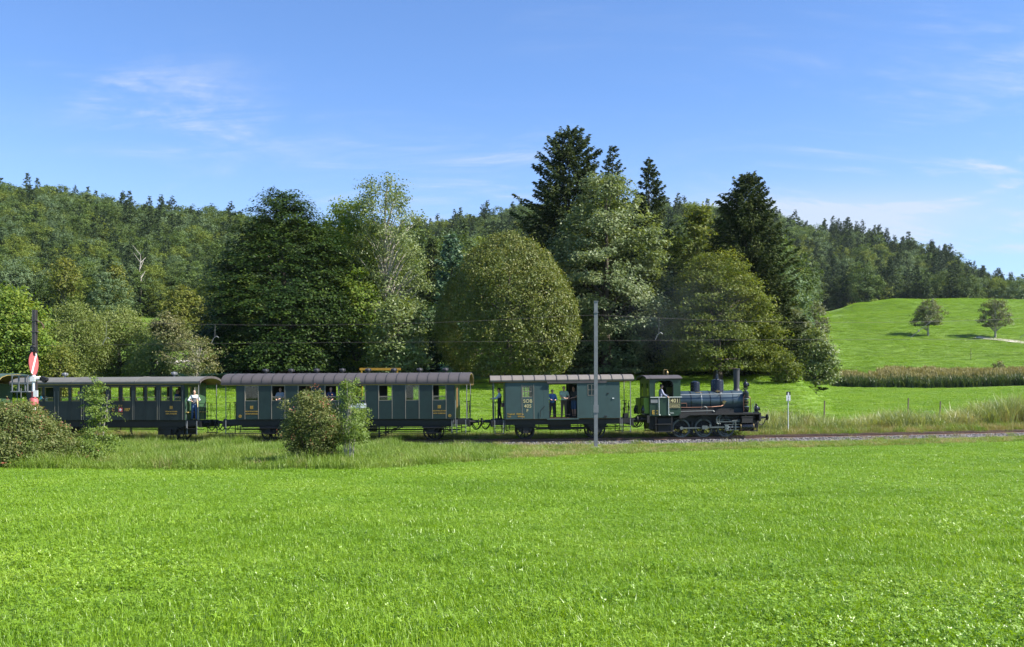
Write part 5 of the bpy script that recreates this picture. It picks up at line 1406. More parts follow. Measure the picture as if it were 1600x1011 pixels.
LM['rose'] = leaf_mat('rose_leaf', [(0.064, 0.092, 0.022), (0.120, 0.155, 0.040), (0.235, 0.225, 0.080)], trans=.32, rough=.55, spec=.28)
LM['hip'] = leaf_mat('rose_hips', [(0.18, 0.045, 0.026), (0.28, 0.09, 0.05), (0.34, 0.17, 0.09)], trans=.1, rough=.5, spec=.3)
LM['autumn'] = leaf_mat('turning_leaf', [(0.078, 0.108, 0.020), (0.140, 0.165, 0.030), (0.225, 0.220, 0.046)], trans=.34, rough=.58, spec=.25)

def spot(u, D):
    x = ux(u, D); return (x, D, gz(x, D) - .05)
def hgt(vtop, u, D): return EYE + (HOR - vtop) / F * D - gz(ux(u, D), D)
CONE = [(0, .85), (.12, 1), (.32, .96), (.5, .82), (.65, .67), (.8, .53), (.89, .40), (.96, .24), (1, .06)]
EGG = [(0, .60), (.1, .84), (.28, 1), (.5, .97), (.7, .80), (.87, .50), (.96, .25), (1, .08)]
OVAL = [(0, .45), (.15, .8), (.4, 1), (.65, .92), (.85, .6), (1, .15)]
TALL = [(0, .75), (.2, 1), (.45, .9), (.65, .95), (.85, .7), (1, .2)]
def full_tree(name, label, u, D, vtop, width_px, prof, mat, seed, nclump, nleaf, leaf, base_h=.0, tmat='bark', r0=.3, nl=14, cat='tree', group=None, top=.8, lean=(0, 0), **k):
    H = hgt(vtop, u, D); R = width_px / 2 / F * D / (1 + k.get('lump', .16) * .55)
    hb = base_h * H
    V_, F_, t_, C = broad_crown(seed, R, H - hb - .3, prof, nclump, nleaf, leaf, **k)
    V_[:, 2] += hb; C = C + np.array([0, 0, hb])
    return tree(name, label, cat, spot(u, D), (V_, F_, t_), trunk_mb(H, r0, C, nl, seed, lean, top=top), LM[mat], M[tmat], group)

# --- the park trees behind the train
full_tree('beech_tree', 'broad dark green conical beech with layered drooping sprays behind the long coach', 443, 95, 294, 268, [(0, .9), (.12, 1), (.32, .97), (.5, .82), (.65, .65), (.8, .45), (.89, .29), (.96, .13), (1, .04)], 'beech', 101, 1750, 80, .25, clump=(1.7, .8, .22), lump=.09, up=1.0, out=.45, rand=.30, droop=.42, inner=.60, r0=.5, base_h=.03)
full_tree('maple_tree', 'yellow green leafy tree squeezed between the dark beech and the tall thin ash', 553, 99, 310, 104, [(0, .7), (.25, .95), (.5, .85), (.8, 1), (.93, .7), (1, .25)], 'lightmaple', 102, 300, 110, .25, clump=(1.0, 1.0, .55), lump=.26, inner=.6, base_h=.06)
full_tree('maple_tree', 'low yellow green maple peeping out at the foot of the dark beech', 560, 94, 408, 74, EGG, 'lightmaple', 122, 170, 60, .27, clump=(.8, .8, .45), lump=.2, base_h=.05, r0=.2, droop=.4)
full_tree('ash_tree', 'tall open ash with grey green leaves and branches showing against the sky', 603, 97, 274, 134, [(0, .8), (.2, .95), (.42, 1), (.6, .95), (.75, .85), (.9, .62), (1, .3)], 'ash', 103, 300, 90, .22, clump=(1.05, .9, .6), lump=.32, inner=.45, base_h=.10, nl=90, r0=.32, tmat='palebark', top=.93, rand=.8)
full_tree('lime_tree', 'neatly rounded egg shaped lime tree with brownish olive leaves behind the van', 795, 91, 358, 226, EGG, 'lime', 104, 2300, 40, .20, clump=(.42, .62, .5), lump=.055, up=.35, out=.8, rand=.75, droop=.1, inner=.84, r0=.42, base_h=.04)
full_tree('maple_tree', 'very large silvery green maple in front of the tall spruces', 946, 99, 268, 196, [(0, .78), (.15, .95), (.35, 1), (.55, .95), (.72, .72), (.86, .5), (1, .16)], 'maple', 105, 430, 150, .28, clump=(1.25, 1.25, .5), lump=.26, up=.8, rand=.45, inner=.72, r0=.5)
full_tree('maple_tree', 'light green maple rising between the two spruce groups', 1090, 108, 318, 84, OVAL, 'chestnut', 106, 220, 60, .34, clump=(1.0, 1.0, .5), lump=.24, base_h=.15)
full_tree('chestnut_tree', 'broad olive yellow tree with low sweeping boughs behind the steam engine', 1122, 94, 386, 190, [(0, .85), (.15, 1), (.35, .98), (.6, .82), (.8, .55), (.93, .3), (1, .1)], 'chestnut', 107, 560, 96, .22, clump=(1.1, .9, .36), lump=.17, droop=.35, inner=.62, r0=.4, base_h=.05)
full_tree('shade_tree', 'dark shaded tree filling the gap behind the engine cab', 1012, 103, 425, 120, OVAL, 'dark', 108, 260, 56, .33, clump=(1.2, 1.2, .6), lump=.2)
full_tree('shade_tree', 'dark round tree between the ash and the rounded lime', 655, 104, 470, 96, OVAL, 'dark', 109, 220, 52, .32, clump=(1.1, 1.1, .6), lump=.2)
full_tree('maple_tree', 'greyish green bushy tree growing below the tall open ash', 622, 90, 455, 90, EGG, 'ash', 110, 230, 56, .26, clump=(.9, .9, .5), lump=.22)
full_tree('shade_tree', 'dark tree behind the rounded lime and the silvery maple', 880, 101, 440, 90, OVAL, 'dark', 111, 200, 52, .33, clump=(1.1, 1.1, .6), lump=.2)
full_tree('willow_tree', 'small pale grey green willow at the edge of the spruce', 1243, 116, 478, 44, OVAL, 'grey', 112, 110, 60, .26, clump=(.8, .8, .5), lump=.16)
full_tree('field_tree', 'small rounded light green tree at the meadow end of the tree group', 1274, 98, 511, 68, EGG, 'ash', 113, 230, 48, .23, clump=(.6, .6, .34), lump=.2, base_h=.1, r0=.12, nl=20)
full_tree('field_tree', 'grey green tree at the left foot of the grassy hill', 1275, 200, 470, 42, OVAL, 'grey', 114, 120, 40, .40, clump=(.8, .8, .5), lump=.22, base_h=.12, r0=.16)
full_tree('leafy_shrub', 'low bright green shrub under the boughs of the right hand spruce', 1228, 90, 545, 46, EGG, 'chestnut', 115, 90, 40, .2, clump=(.5, .5, .3), lump=.2, cat='shrub', r0=.08)

def full_spruce(label, u, D, vtop, wpx, mat, seed, levels, per, leaf, **k):
    H = hgt(vtop, u, D); R = wpx / 2 / F * D
    cr = spruce(seed, R, H, levels, per, leaf, **k)
    mb = MB(); mb.cyl((0, 0, -.3), (0, 0, H * .97), .012 * H + .05, .02, 8, False)
    return tree('spruce_tree', label, 'spruce tree', spot(u, D), cr, mb, LM[mat], M['bark'])
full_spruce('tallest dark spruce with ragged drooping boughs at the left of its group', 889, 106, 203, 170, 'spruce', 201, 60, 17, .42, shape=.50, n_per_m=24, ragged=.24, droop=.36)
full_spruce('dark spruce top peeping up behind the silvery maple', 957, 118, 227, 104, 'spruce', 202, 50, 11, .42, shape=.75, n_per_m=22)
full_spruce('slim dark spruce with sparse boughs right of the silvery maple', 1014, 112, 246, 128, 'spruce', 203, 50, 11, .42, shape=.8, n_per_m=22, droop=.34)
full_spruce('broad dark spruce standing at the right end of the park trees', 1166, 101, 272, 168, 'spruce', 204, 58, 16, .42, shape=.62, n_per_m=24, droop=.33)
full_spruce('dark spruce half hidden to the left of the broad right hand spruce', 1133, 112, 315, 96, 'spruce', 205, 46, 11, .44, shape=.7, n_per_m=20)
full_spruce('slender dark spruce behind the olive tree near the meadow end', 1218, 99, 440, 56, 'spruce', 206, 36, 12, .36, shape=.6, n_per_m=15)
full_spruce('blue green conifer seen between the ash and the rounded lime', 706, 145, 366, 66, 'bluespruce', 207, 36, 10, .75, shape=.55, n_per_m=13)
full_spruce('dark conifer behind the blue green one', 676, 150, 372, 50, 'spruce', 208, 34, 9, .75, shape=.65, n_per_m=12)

# --- the hill trees
for u, vt, D, lab, sd in ((1450, 466, 240, 'left one of the two lone trees on the grassy hill', 121), (1555, 462, 237, 'right one of the two lone trees on the grassy hill beside the gravel path', 123)):
    full_tree('hill_tree', lab, u, D, vt, 50, [(0, .6), (.15, .95), (.4, 1), (.6, .82), (.8, .66), (1, .22)] if sd == 121 else [(0, .8), (.2, 1), (.45, .9), (.7, .8), (.88, .5), (1, .15)], 'grey', sd, 110, 60, .34, clump=(.85, .85, .5), lump=.34, inner=.45, base_h=.26, r0=.26, tmat='palebark', nl=24, group='lone trees on the grassy hill')
full_tree('leafy_shrub', 'little rounded bush alone on the meadow above the maize', 1560, 182, 560, 22, EGG, 'orchard', 125, 50, 26, .26, clump=(.45, .45, .3), lump=.15, cat='shrub', r0=.06)

# --- trees on the left behind the old coach
full_tree('maple_tree', 'light green maple at the left picture edge behind the disc signal', 20, 84, 442, 120, EGG, 'lightmaple', 131, 420, 56, .27, clump=(1.0, .9, .4), lump=.2, droop=.4)
full_tree('willow_tree', 'feathery light green willow right of the tall mast', 118, 96, 470, 110, OVAL, 'willow', 132, 330, 60, .25, clump=(.9, .6, .9), lump=.2, rand=.8, up=.4, aspect=.35)
full_tree('willow_tree', 'feathery olive willow in the middle of the left hand bushes', 186, 100, 478, 112, OVAL, 'willow', 133, 320, 60, .25, clump=(.9, .6, .9), lump=.24, rand=.8, up=.4, aspect=.35)
full_tree('willow_tree', 'low light green willow bush next to the lawn path', 238, 94, 530, 74, EGG, 'willow', 134, 170, 50, .22, clump=(.7, .6, .6), lump=.2, rand=.8, aspect=.4)
full_tree('shade_tree', 'dark reddish shrub at the foot of the left willow', 92, 82, 535, 50, OVAL, 'autumn', 135, 90, 44, .2, clump=(.6, .6, .5), lump=.2, cat='shrub')
full_tree('round_tree', 'rounded brownish green tree left of the dark beech', 286, 152, 446, 74, EGG, 'autumn', 136, 260, 46, .38, clump=(.9, .9, .6), lump=.16)
full_tree('round_tree', 'olive green tree in front of the wood beside the dark beech', 262, 132, 487, 64, EGG, 'orchard', 137, 180, 44, .33, clump=(.9, .9, .6), lump=.2)
full_tree('forest_edge_tree', 'tall yellowing tree with bare twigs at the wood edge above the willows', 103, 178, 398, 56, TALL, 'autumn', 138, 150, 40, .45, clump=(1.1, 1.0, .7), lump=.3, inner=.3, nl=40, tmat='palebark')
full_tree('forest_edge_tree', 'narrow yellow green tree at the wood edge left of the dead tree', 178, 182, 410, 46, TALL, 'autumn', 139, 140, 40, .45, clump=(1.1, 1.0, .7), lump=.3, inner=.3, nl=30)
full_tree('orchard_tree', 'gnarled old fruit tree with thin leaves leaning over the lawn behind the old coach', 302, 84, 523, 92, [(0, .55), (.3, .95), (.6, 1), (.85, .7), (1, .3)], 'orchard', 140, 130, 34, .17, clump=(.6, .6, .35), lump=.34, base_h=.32, tmat='palebark', nl=60, r0=.17, top=.75, inner=.35, lean=(.5, 0))
# dead pale tree
D = 200; mb = trunk_mb(1.0, .02, None)
H = hgt(398, 222, D); mb = MB(); r_ = random.Random(4); prev = Vector((0, 0, 0))
for k in range(1, 9):
    p = Vector((r_.uniform(-.25, .25) - k * .06, 0, H * k / 8)); mb.cyl(prev, p, .26 * (1 - k / 9.5) + .03, .26 * (1 - (k + 1) / 9.5) + .03, 6, False)
    for j in range(2 if k > 3 else 0):
        a = r_.uniform(0, 6.28); q = p + Vector((math.cos(a) * 1.5, math.sin(a) * 1.5, r_.uniform(.8, 2.2))); mb.cyl(p, q, .08, .03, 5, False)
    prev = p
td = empty('dead_tree', spot(222, D), 0, 0, 'bare whitish dead tree standing in front of the left hand wood', 'tree')
mb.build('trunk', M['palebark'], td)

# --- shrubs at the edge of the field
def shrub(name, label, u, D, vtop, wpx, prof, mat, seed, nclump, nleaf, leaf, stems, hips=0, cat='shrub', **k):
    H = hgt(vtop, u, D); R = wpx / 2 / F * D / (1 + k.get('lump', .16) * .5)
    bh = k.pop('base_h', 0) * H
    V_, F_, t_, C = broad_crown(seed, R, H - bh, prof, nclump, nleaf, leaf, **k)
    V_[:, 2] += bh; C = C + np.array([0, 0, bh])
    t = empty(name, spot(u, D), 0, 0, label, cat)
    link_mesh('foliage', fast_mesh('foliage', V_, F_, LM[mat], False, t_), t)
    r = np.random.default_rng(seed + 1); mb = MB()
    for s in range(stems):
        c = Vector(C[r.integers(len(C))]); c.z = max(c.z, H * r.uniform(.5, .95)); c.x *= .7; c.y *= .7
        sp_ = .16 * R if name == 'young_tree' else .05 * R + .03
        b = Vector((r.normal(0, sp_), r.normal(0, sp_), -.1)); m = b.lerp(c, .5) + Vector((r.normal(0, .06), r.normal(0, .06), 0))
        mb.cyl(b, m, .017, .012, 5, False); mb.cyl(m, c, .014, .004, 5, False)
        for j in range(4):
            q = m.lerp(c, r.uniform(0, .9)); e = Vector(C[r.integers(len(C))]); e = q.lerp(e, .45)
            mb.cyl(q, e, .008, .003, 4, False)
    mb.build('stem', M['palebark' if name == 'young_tree' else 'bark'], t)
    if hips:
        j = r.integers(0, len(C), hips); Pc = C[j]; n = hips * 9
        Pp = np.repeat(Pc, 9, 0) + r.normal(0, .085, (n, 3)) + np.repeat((Pc - np.array([0, 0, H * .4])) * .12, 9, 0)
        Pp[:, 2] = np.maximum(Pp[:, 2], .3)
        sz = np.full(n, .05) * r.uniform(.7, 1.2, n); e1, e2 = leaves(Pp, r.normal(0, 1, (n, 3)) + np.array([.5, -1.2, .6]), sz, .8, r)
        V_, F_ = leaf_quads(Pp, e1, e2, sz, .85)
        h_ = link_mesh('rose_hips', fast_mesh('rose_hips', V_, F_, LM['hip'], False, r.uniform(0, 1, n)), t); h_['kind'] = 'stuff'
    return t
shrub('rosehip_bush', 'wide rosehip bush with reddish fruit in the left corner below the disc signal', 10, 36, 627, 238, [(0, .95), (.2, 1), (.5, .82), (.75, .58), (.92, .35), (1, .2)], 'rose', 301, 700, 70, .085, 14, hips=110, clump=(.30, .30, .18), lump=.10, inner=.6)
shrub('rosehip_bush', 'upright rosehip bush with red fruit in front of the long coach', 486, 36.5, 611, 92, [(0, .35), (.12, .62), (.35, .95), (.6, 1), (.82, .8), (1, .25)], 'rose', 302, 420, 60, .070, 8, hips=55, clump=(.24, .24, .15), lump=.2, inner=.5)
shrub('young_tree', 'slim young tree with several pale stems right of the upright rosehip bush', 548, 36.8, 584, 76, [(0, .75), (.2, 1), (.4, .95), (.55, .6), (.75, .55), (.9, .42), (1, .1)], 'young', 303, 190, 44, .070, 11, clump=(.17, .17, .16), lump=.38, inner=.12, cat='tree', base_h=.2)
shrub('young_tree', 'leafy sapling in front of the old coach beside the left rosehip bush', 150, 38, 588, 70, [(0, .35), (.15, .9), (.3, 1), (.42, .5), (.6, .8), (.8, .75), (.9, .4), (1, .1)], 'young', 304, 130, 44, .085, 3, clump=(.30, .24, .09), lump=.34, inner=.15, cat='tree', droop=.6)
shrub('weedy_shrub', 'low green weeds at the foot of the leafy sapling', 136, 36.5, 688, 60, [(0, .8), (.3, 1), (.7, .8), (1, .3)], 'young', 305, 120, 50, .08, 4, clump=(.2, .2, .14), lump=.2)
# ------------------------------------------------------------------ the wooded hills
FM = {}
FM['bl'] = [leaf_mat('wood_leaf', c, trans=.25, rough=.65, spec=.2) for c in (
    [(0.048, 0.089, 0.021), (0.088, 0.139, 0.032), (0.151, 0.199, 0.051)],
    [(0.076, 0.111, 0.020), (0.135, 0.178, 0.028), (0.222, 0.246, 0.048)],
    [(0.060, 0.105, 0.048), (0.111, 0.167, 0.076), (0.183, 0.238, 0.120)],
    [(0.041, 0.073, 0.020), (0.067, 0.107, 0.027), (0.120, 0.155, 0.041)])]
FM['co'] = [leaf_mat('wood_needles', c, trans=.1, rough=.7, spec=.15) for c in (
    [(0.018, 0.036, 0.016), (0.033, 0.057, 0.023), (0.065, 0.091, 0.034)],
    [(0.026, 0.049, 0.018), (0.044, 0.072, 0.025), (0.081, 0.107, 0.036)])]
def wood_broad(seed, mat):
    R_, H_ = 5.2, 17.0
    V_, F_, t_, C = broad_crown(seed, R_, H_, [(0, .45), (.15, .75), (.4, .95), (.65, 1), (.85, .72), (1, .25)], 150, 44, .55, clump=(1.25, 1.25, .75), lump=.14, inner=.74, rand=.5)
    return fast_mesh('woodland_tree', V_, F_, mat, False, t_)
def wood_con(seed, mat):
    V_, F_, t_ = spruce(seed, 4.2, 20.0, 28, 8, .85, n_per_m=6.0, shape=.8, droop=.3)
    return fast_mesh('woodland_conifer', V_, F_, mat, False, t_)
bl = [wood_broad(400 + k, FM['bl'][k % 4]) for k in range(12)]
co = [wood_con(450 + k, FM['co'][k % 2]) for k in range(6)]
r = np.random.default_rng(99)
C_ = []
y = 128.0
while y < 640:
    st = 6.6 if y < 420 else 7.4
    u = -430.0
    while u < 1960:
        small = min(1, max(.55, y / 420)) if u < 430 else 1
        du = st * small / y * F
        uu, yy = u + r.normal(0, .28) * du, y + r.normal(0, .35) * st
        u += du
        crest = 376 if uu > 1262 else (340 if uu > 1225 else 0)
        if yy < crest or yy < 128: continue
        if uu < 335 and yy < 186 + 14 * math.sin(uu * .03): continue
        if 330 <= uu < 1225 and yy < 150: continue
        C_.append((uu, yy))
    y += st * (.92 if y > 380 else .70)
C_ = np.array(C_); X = (C_[:, 0] - 800) / F * C_[:, 1]
Z = ground(X, C_[:, 1])
n = len(C_)
conp = np.where(C_[:, 0] > 1200, .50, np.where(C_[:, 0] < 430, .12, .34)) + np.where(C_[:, 0] < 430, .12, .26) * np.sin(X * .045 + C_[:, 1] * .021) + np.where((C_[:, 0] > 1200) & (C_[:, 1] < 440), -.12, 0)
isc = r.random(n) < conp
sc = r.uniform(.72, 1.2, n) * np.where(isc, 1.0, .95) * np.where(C_[:, 0] < 430, np.clip(C_[:, 1] / 420, .55, 1), np.where(C_[:, 1] < 170, .75, 1))
sc = np.where((C_[:, 0] > 1500), sc * .85, sc)
top = HOR - (Z + np.where(isc, 20, 17) * sc - EYE) * F / C_[:, 1]
botm = HOR - (Z - EYE) * F / C_[:, 1]
# what a viewer can see of each one, front to back
hu = np.arange(-100, 1720, 5.0)
horiz = np.full(len(hu), 600.0)
for a, b, v in ((318, 350, 480), (350, 540, 320), (540, 660, 320), (700, 905, 430), (840, 1035, 300), (1035, 1120, 400), (1120, 1215, 330), (1215, 1245, 470)):
    horiz[(hu > a) & (hu < b)] = v
horiz[hu > 1245] = np.interp(hu[hu > 1245], [1245, 1290, 1350, 1400, 1600], [505, 490, 474, 469, 471])
order = np.argsort(C_[:, 1]); seen = np.zeros(n)
for i in order:
    hw = np.where(isc[i], 2.6, 4.6) * sc[i] * F / C_[i, 1]
    m = np.abs(hu - C_[i, 0]) < hw
    if C_[i, 0] < 4 or C_[i, 0] > 1596: continue
    if m.any():
        d = np.maximum(horiz[m] - np.maximum(top[i], 0), 0)
        seen[i] = np.minimum(d, botm[i] - top[i]).sum() * 5
        w = 1 - .5 * np.abs(hu[m] - C_[i, 0]) / hw
        horiz[m] = np.minimum(horiz[m], horiz[m] * .15 + .85 * (top[i] + (botm[i] - top[i]) * (1 - w)))
pick = np.where(isc, r.integers(0, len(co), n), r.integers(0, len(bl), n))
tone = np.where(np.sin(X * .03 + 2) + np.sin(C_[:, 1] * .04 + X * .02) + r.normal(0, .8, n) > .4, 1, 0)
rot = r.uniform(0, 6.283, n)
single = np.zeros(n, bool)
for kind in (True, False):
    ids = np.where((isc == kind) & (seen > 25))[0]
    ids = ids[np.argsort(-seen[ids])][:285]
    single[ids] = True
def zone(u):
    return 'left hill' if u < 430 else ('middle hill' if u < 1080 else 'right hill')
for i in np.where(single)[0]:
    nm = 'woodland_conifer' if isc[i] else 'woodland_tree'
    o = link_mesh(nm, (co if isc[i] else bl)[pick[i]], None, (X[i], C_[i, 1], Z[i] - .3))
    o.rotation_euler.z = rot[i]; s = sc[i]; o.scale = (s, s, s)
    z_ = zone(C_[i, 0]); ed = [400, 470] if C_[i, 0] < 1200 else [440, 520]
    band = 'foot of the wood' if C_[i, 1] < (250 if C_[i, 0] < 430 else ed[0]) else ('middle slope' if C_[i, 1] < (400 if C_[i, 0] < 430 else ed[1]) else 'skyline')
    if isc[i]: tag(o, 'dark pointed conifer at the ' + band + ' on the ' + z_, 'conifer', 'conifers at the ' + band + ' on the ' + z_)
    else:
        t_ = ('mid green', 'yellowish green', 'greyish green', 'deep green')[pick[i] % 4]
        tag(o, t_ + ' leafy tree at the ' + band + ' on the ' + z_, 'tree', t_ + ' leafy trees at the ' + band + ' on the ' + z_)
rest = ~single
wood_c = hidden_collection('woodland', bl + co)
nr = int(rest.sum())
scatter('woodland', 'distant mixed wood covering the hills behind', np.stack([X, C_[:, 1], Z - .3], 1)[rest], np.stack([np.zeros(nr), np.zeros(nr), rot[rest]], 1), np.repeat(sc[rest][:, None], 3, 1), np.where(isc, pick + len(bl), pick)[rest], wood_c, 18)
# low bushes along the foot of the right wood
for k, (u, D, w, m_) in enumerate(((1332, 362, 24, 'chestnut'), (1368, 366, 30, 'lightmaple'), (1432, 368, 26, 'chestnut'), (1508, 366, 30, 'lightmaple'), (1548, 366, 34, 'chestnut'), (1582, 367, 26, 'autumn'))):
    full_tree('woodland_shrub', 'light green bush at the foot of the right wood above the meadow', u, D, HOR - (gz(ux(u, D), D) + 3.6 - EYE) * F / D, w, EGG, m_, 500 + k, 40, 26, .6, clump=(1.0, 1.0, .6), lump=.2, cat='shrub', r0=.08, group='bushes at the foot of the right wood')
# ------------------------------------------------------------------ grasses
M['grass'] = leaf_mat('field_grass', [(0.122, 0.232, 0.010), (0.190, 0.325, 0.016), (0.285, 0.405, 0.038)], trans=0.30, rough=0.40, spec=0.5, inst=True, big=0.22)
M['roughgrass'] = leaf_mat('rough_grass', [(0.095, 0.170, 0.014), (0.155, 0.245, 0.022), (0.25, 0.31, 0.06)], trans=0.3, rough=0.5, inst=True, big=0.35)
M['drygrass'] = leaf_mat('dry_grass', [(0.12, 0.17, 0.03), (0.26, 0.24, 0.09), (0.42, 0.33, 0.17)], trans=0.3, rough=0.6, inst=True, big=0.5)
M['reedleaf'] = leaf_mat('reed_leaf', [(0.12, 0.19, 0.05), (0.24, 0.29, 0.10), (0.50, 0.46, 0.28)], trans=0.3, rough=0.45, inst=True, big=0.4)
def patch(name, mat, *a, **k):
    V_, F_, t_ = blades(*a, **k)
    return fast_mesh(name, V_, F_, mat, False, t_)
field_c = hidden_collection('field_grass', [
    patch('field_grass', M['grass'], 260, .34, .045, .095, .0060, .9, 1, clover=50, csize=.016),
    patch('field_grass', M['grass'], 300, .34, .04, .08, .0055, .8, 2, clover=20, csize=.014),
    patch('field_grass', M['grass'], 220, .34, .05, .12, .0065, 1.1, 3, clover=110, csize=.018),
    patch('field_grass', M['grass'], 240, .34, .05, .15, .0075, 1.2, 4, clover=60, csize=.024),
    patch('field_grass', M['grass'], 150, .34, .04, .08, .0060, 1.0, 5, clover=230, csize=.020)])
def field_points(y0, y1, dens, margin=1.14):
    A = []
    for a in np.arange(y0, y1, 1.0):
        w = 0.5 * (a + 1) * margin + 1.5
        c = dens ** -.5; nx, ny = int(2 * w / c), max(1, int(round(1 / c)))
        gx, gy = np.meshgrid(np.arange(nx), np.arange(ny)); n = nx * ny
        A.append(np.stack([-w + (gx.ravel() + rng.uniform(-.1, 1.1, n)) * c, a + (gy.ravel() + rng.uniform(-.1, 1.1, n)) / ny], 1))
    return np.concatenate(A)
def place(P, lift=0.0): return np.stack([P[:, 0], P[:, 1], ground(P[:, 0], P[:, 1]) + lift], 1)
def rz_(n, tilt=.12): return np.stack([rng.normal(0, tilt, n), rng.normal(0, tilt, n), rng.uniform(0, 6.283, n)], 1)
P = np.concatenate([field_points(4.5, 16, 11.5), field_points(16, 30, 9), field_points(30, 58, 6.5)])
P = P[P[:, 1] < verge_y(P[:, 0]) - .1 + rng.normal(0, .25, len(P))]
n = len(P)
# clover grows in broad drifts
dr = np.sin(P[:, 0] * .8 + np.sin(P[:, 1] * .5) * 1.5) + np.sin(P[:, 1] * .62 + P[:, 0] * .23 + 2) + rng.normal(0, .7, n) + np.where((P[:, 0] > 1.5) & (P[:, 1] < 10), .9, 0)
idx = np.where(dr > 1.35, 4, np.where(dr > .6, 2, np.where(rng.random(n) < .12, 3, np.where(rng.random(n) < .5, 0, 1))))
far = np.clip((P[:, 1] - 12) / 30, 0, 1)
s0 = rng.uniform(.75, 1.2, n)
hs = s0 * (1 + .25 * np.sin(P[:, 0] * .4 + 1) * np.sin(P[:, 1] * .33))
scatter('field_grass', 'short bright green grass and clover covering the whole foreground field', place(P), rz_(n, .06), np.stack([s0 * (1 + .5 * far), s0 * (1 + .5 * far), hs], 1), idx, field_c, 5)

# rough verge between field and line
rough_c = hidden_collection('rough_grass', [
    patch('rough_grass', M['roughgrass'], 150, .42, .16, .42, .014, .8, 11),
    patch('rough_grass', M['roughgrass'], 110, .42, .22, .55, .013, .9, 12),
    patch('rough_grass', M['roughgrass'], 150, .40, .10, .30, .016, 1.1, 13, clover=60, csize=.035),
    patch('rough_grass', M['drygrass'], 90, .42, .20, .50, .010, .9, 14)])
P = field_points(32, 62, 9)
ty = 59 + (P[:, 0] + 3) ** 2 / 260
ve = verge_y(P[:, 0])
P, ty, ve = [q[(P[:, 1] > ve - .1) & (P[:, 1] < ty - 1.7)] for q in (P, ty, ve)]
n = len(P)
dry = rng.random(n) < np.where(P[:, 0] > 0, .36, .06)
idx = np.where(dry, 3, rng.integers(0, 3, n))
k = np.clip((P[:, 1] - ve) / np.maximum(ty - ve, 1), 0, 1)
lf = np.clip((3 - P[:, 0]) / 9, 0, 1)
hgt = (.42 + lf * (.28 + .45 * np.sin(P[:, 0] * .7) ** 2)) * rng.uniform(.6, 1.25, n)
hgt = hgt * (1 + .3 * lf * np.clip((k - .6) * 3, 0, 1))
near_b = np.clip((ty - P[:, 1] - 1.7) / 2.6, .36, 1)
hgt = hgt * (near_b + (1 - near_b) * np.clip((-4 - P[:, 0]) / 6, 0, 1))
scatter('rough_grass', 'tall rough grass on the verge between the field and the railway', place(P), rz_(n, .1), np.stack([np.ones(n), np.ones(n), hgt], 1), idx, rough_c, 4)

# dry weeds in and behind the track
P = np.stack([rng.uniform(-36, 36, 5200), rng.uniform(.95, 3.6, 5200)], 1)
P[:, 1] += 59 + (P[:, 0] + 3) ** 2 / 260
P2 = np.stack([rng.uniform(-36, 36, 260), rng.uniform(-1.9, -1.2, 260)], 1); P2[:, 1] += 59 + (P2[:, 0] + 3) ** 2 / 260
P = np.concatenate([P, P2]); n = len(P)
pl = place(P)
hgt = rng.uniform(.6, 1.5, n); hgt[-260:] *= .5
scatter('track_weeds', 'straw coloured dry weeds growing along the far side of the rails', pl, rz_(n, .12), np.stack([np.ones(n) * .9, np.ones(n) * .9, hgt], 1), np.where(rng.random(n) < .62, 3, rng.integers(0, 3, n)), rough_c, 4)

# reeds beside the line at the right
reed_c = hidden_collection('reeds', [
    patch('reeds', M['reedleaf'], 46, .30, .6, 1.25, .035, .75, 21),
    patch('reeds', M['reedleaf'], 40, .30, .5, 1.5, .030, .9, 22),
    patch('reeds', M['drygrass'], 40, .35, .5, 1.1, .018, .7, 23)])
P = np.stack([rng.uniform(9.5, 44, 2200), rng.uniform(2.6, 7.0, 2200)], 1)
lump = .55 + .45 * np.sin(P[:, 0] * .55 + 1.3) + .35 * np.sin(P[:, 0] * 1.31)
keep = rng.random(2200) < np.clip(lump + .25 + (P[:, 0] > 28) * .5, .15, 1) * np.clip((7.4 - P[:, 1]) / 3, .2, 1)
P = P[keep]; P[:, 1] += 59 + (P[:, 0] + 3) ** 2 / 260
n = len(P)
hg = rng.uniform(.7, 1.2, n) * np.where(P[:, 0] > 29, 1.35, .9) * (1 + .2 * np.sin(P[:, 0] * .8))
scatter('reeds', 'pale reeds and long leaves standing beyond the empty rails', place(P), rz_(n, .14), np.stack([np.ones(n), np.ones(n), hg], 1), rng.integers(0, 3, n), reed_c, 3)

# lawn behind the line
P = np.concatenate([field_points(62, 100, 2.2, 1.1), field_points(100, 148, 1.3, 1.06)])
P = P[(P[:, 1] < 100) | (P[:, 0] > 22)]
P = P[P[:, 1] > 62.3 + (P[:, 0] + 3) ** 2 / 260]
n = len(P)
scatter('lawn_grass', 'sunlit short lawn rising behind the train', place(P), rz_(n, .06), np.stack([np.full(n, 2.0), np.full(n, 2.0), np.full(n, 1.25) * rng.uniform(.7, 1.3, n)], 1), rng.integers(0, 5, n), field_c, 5)
P = field_points(178, 345, .42, 1.02); P = P[(800 + 1600 * P[:, 0] / P[:, 1] > 1225)]
n = len(P)
scatter('hill_grass', 'bright short pasture grass on the open hillside', place(P), rz_(n, .05), np.stack([np.full(n, 4.2), np.full(n, 4.2), rng.uniform(.7, 1.5, n)], 1), rng.integers(0, 5, n), field_c, 5)

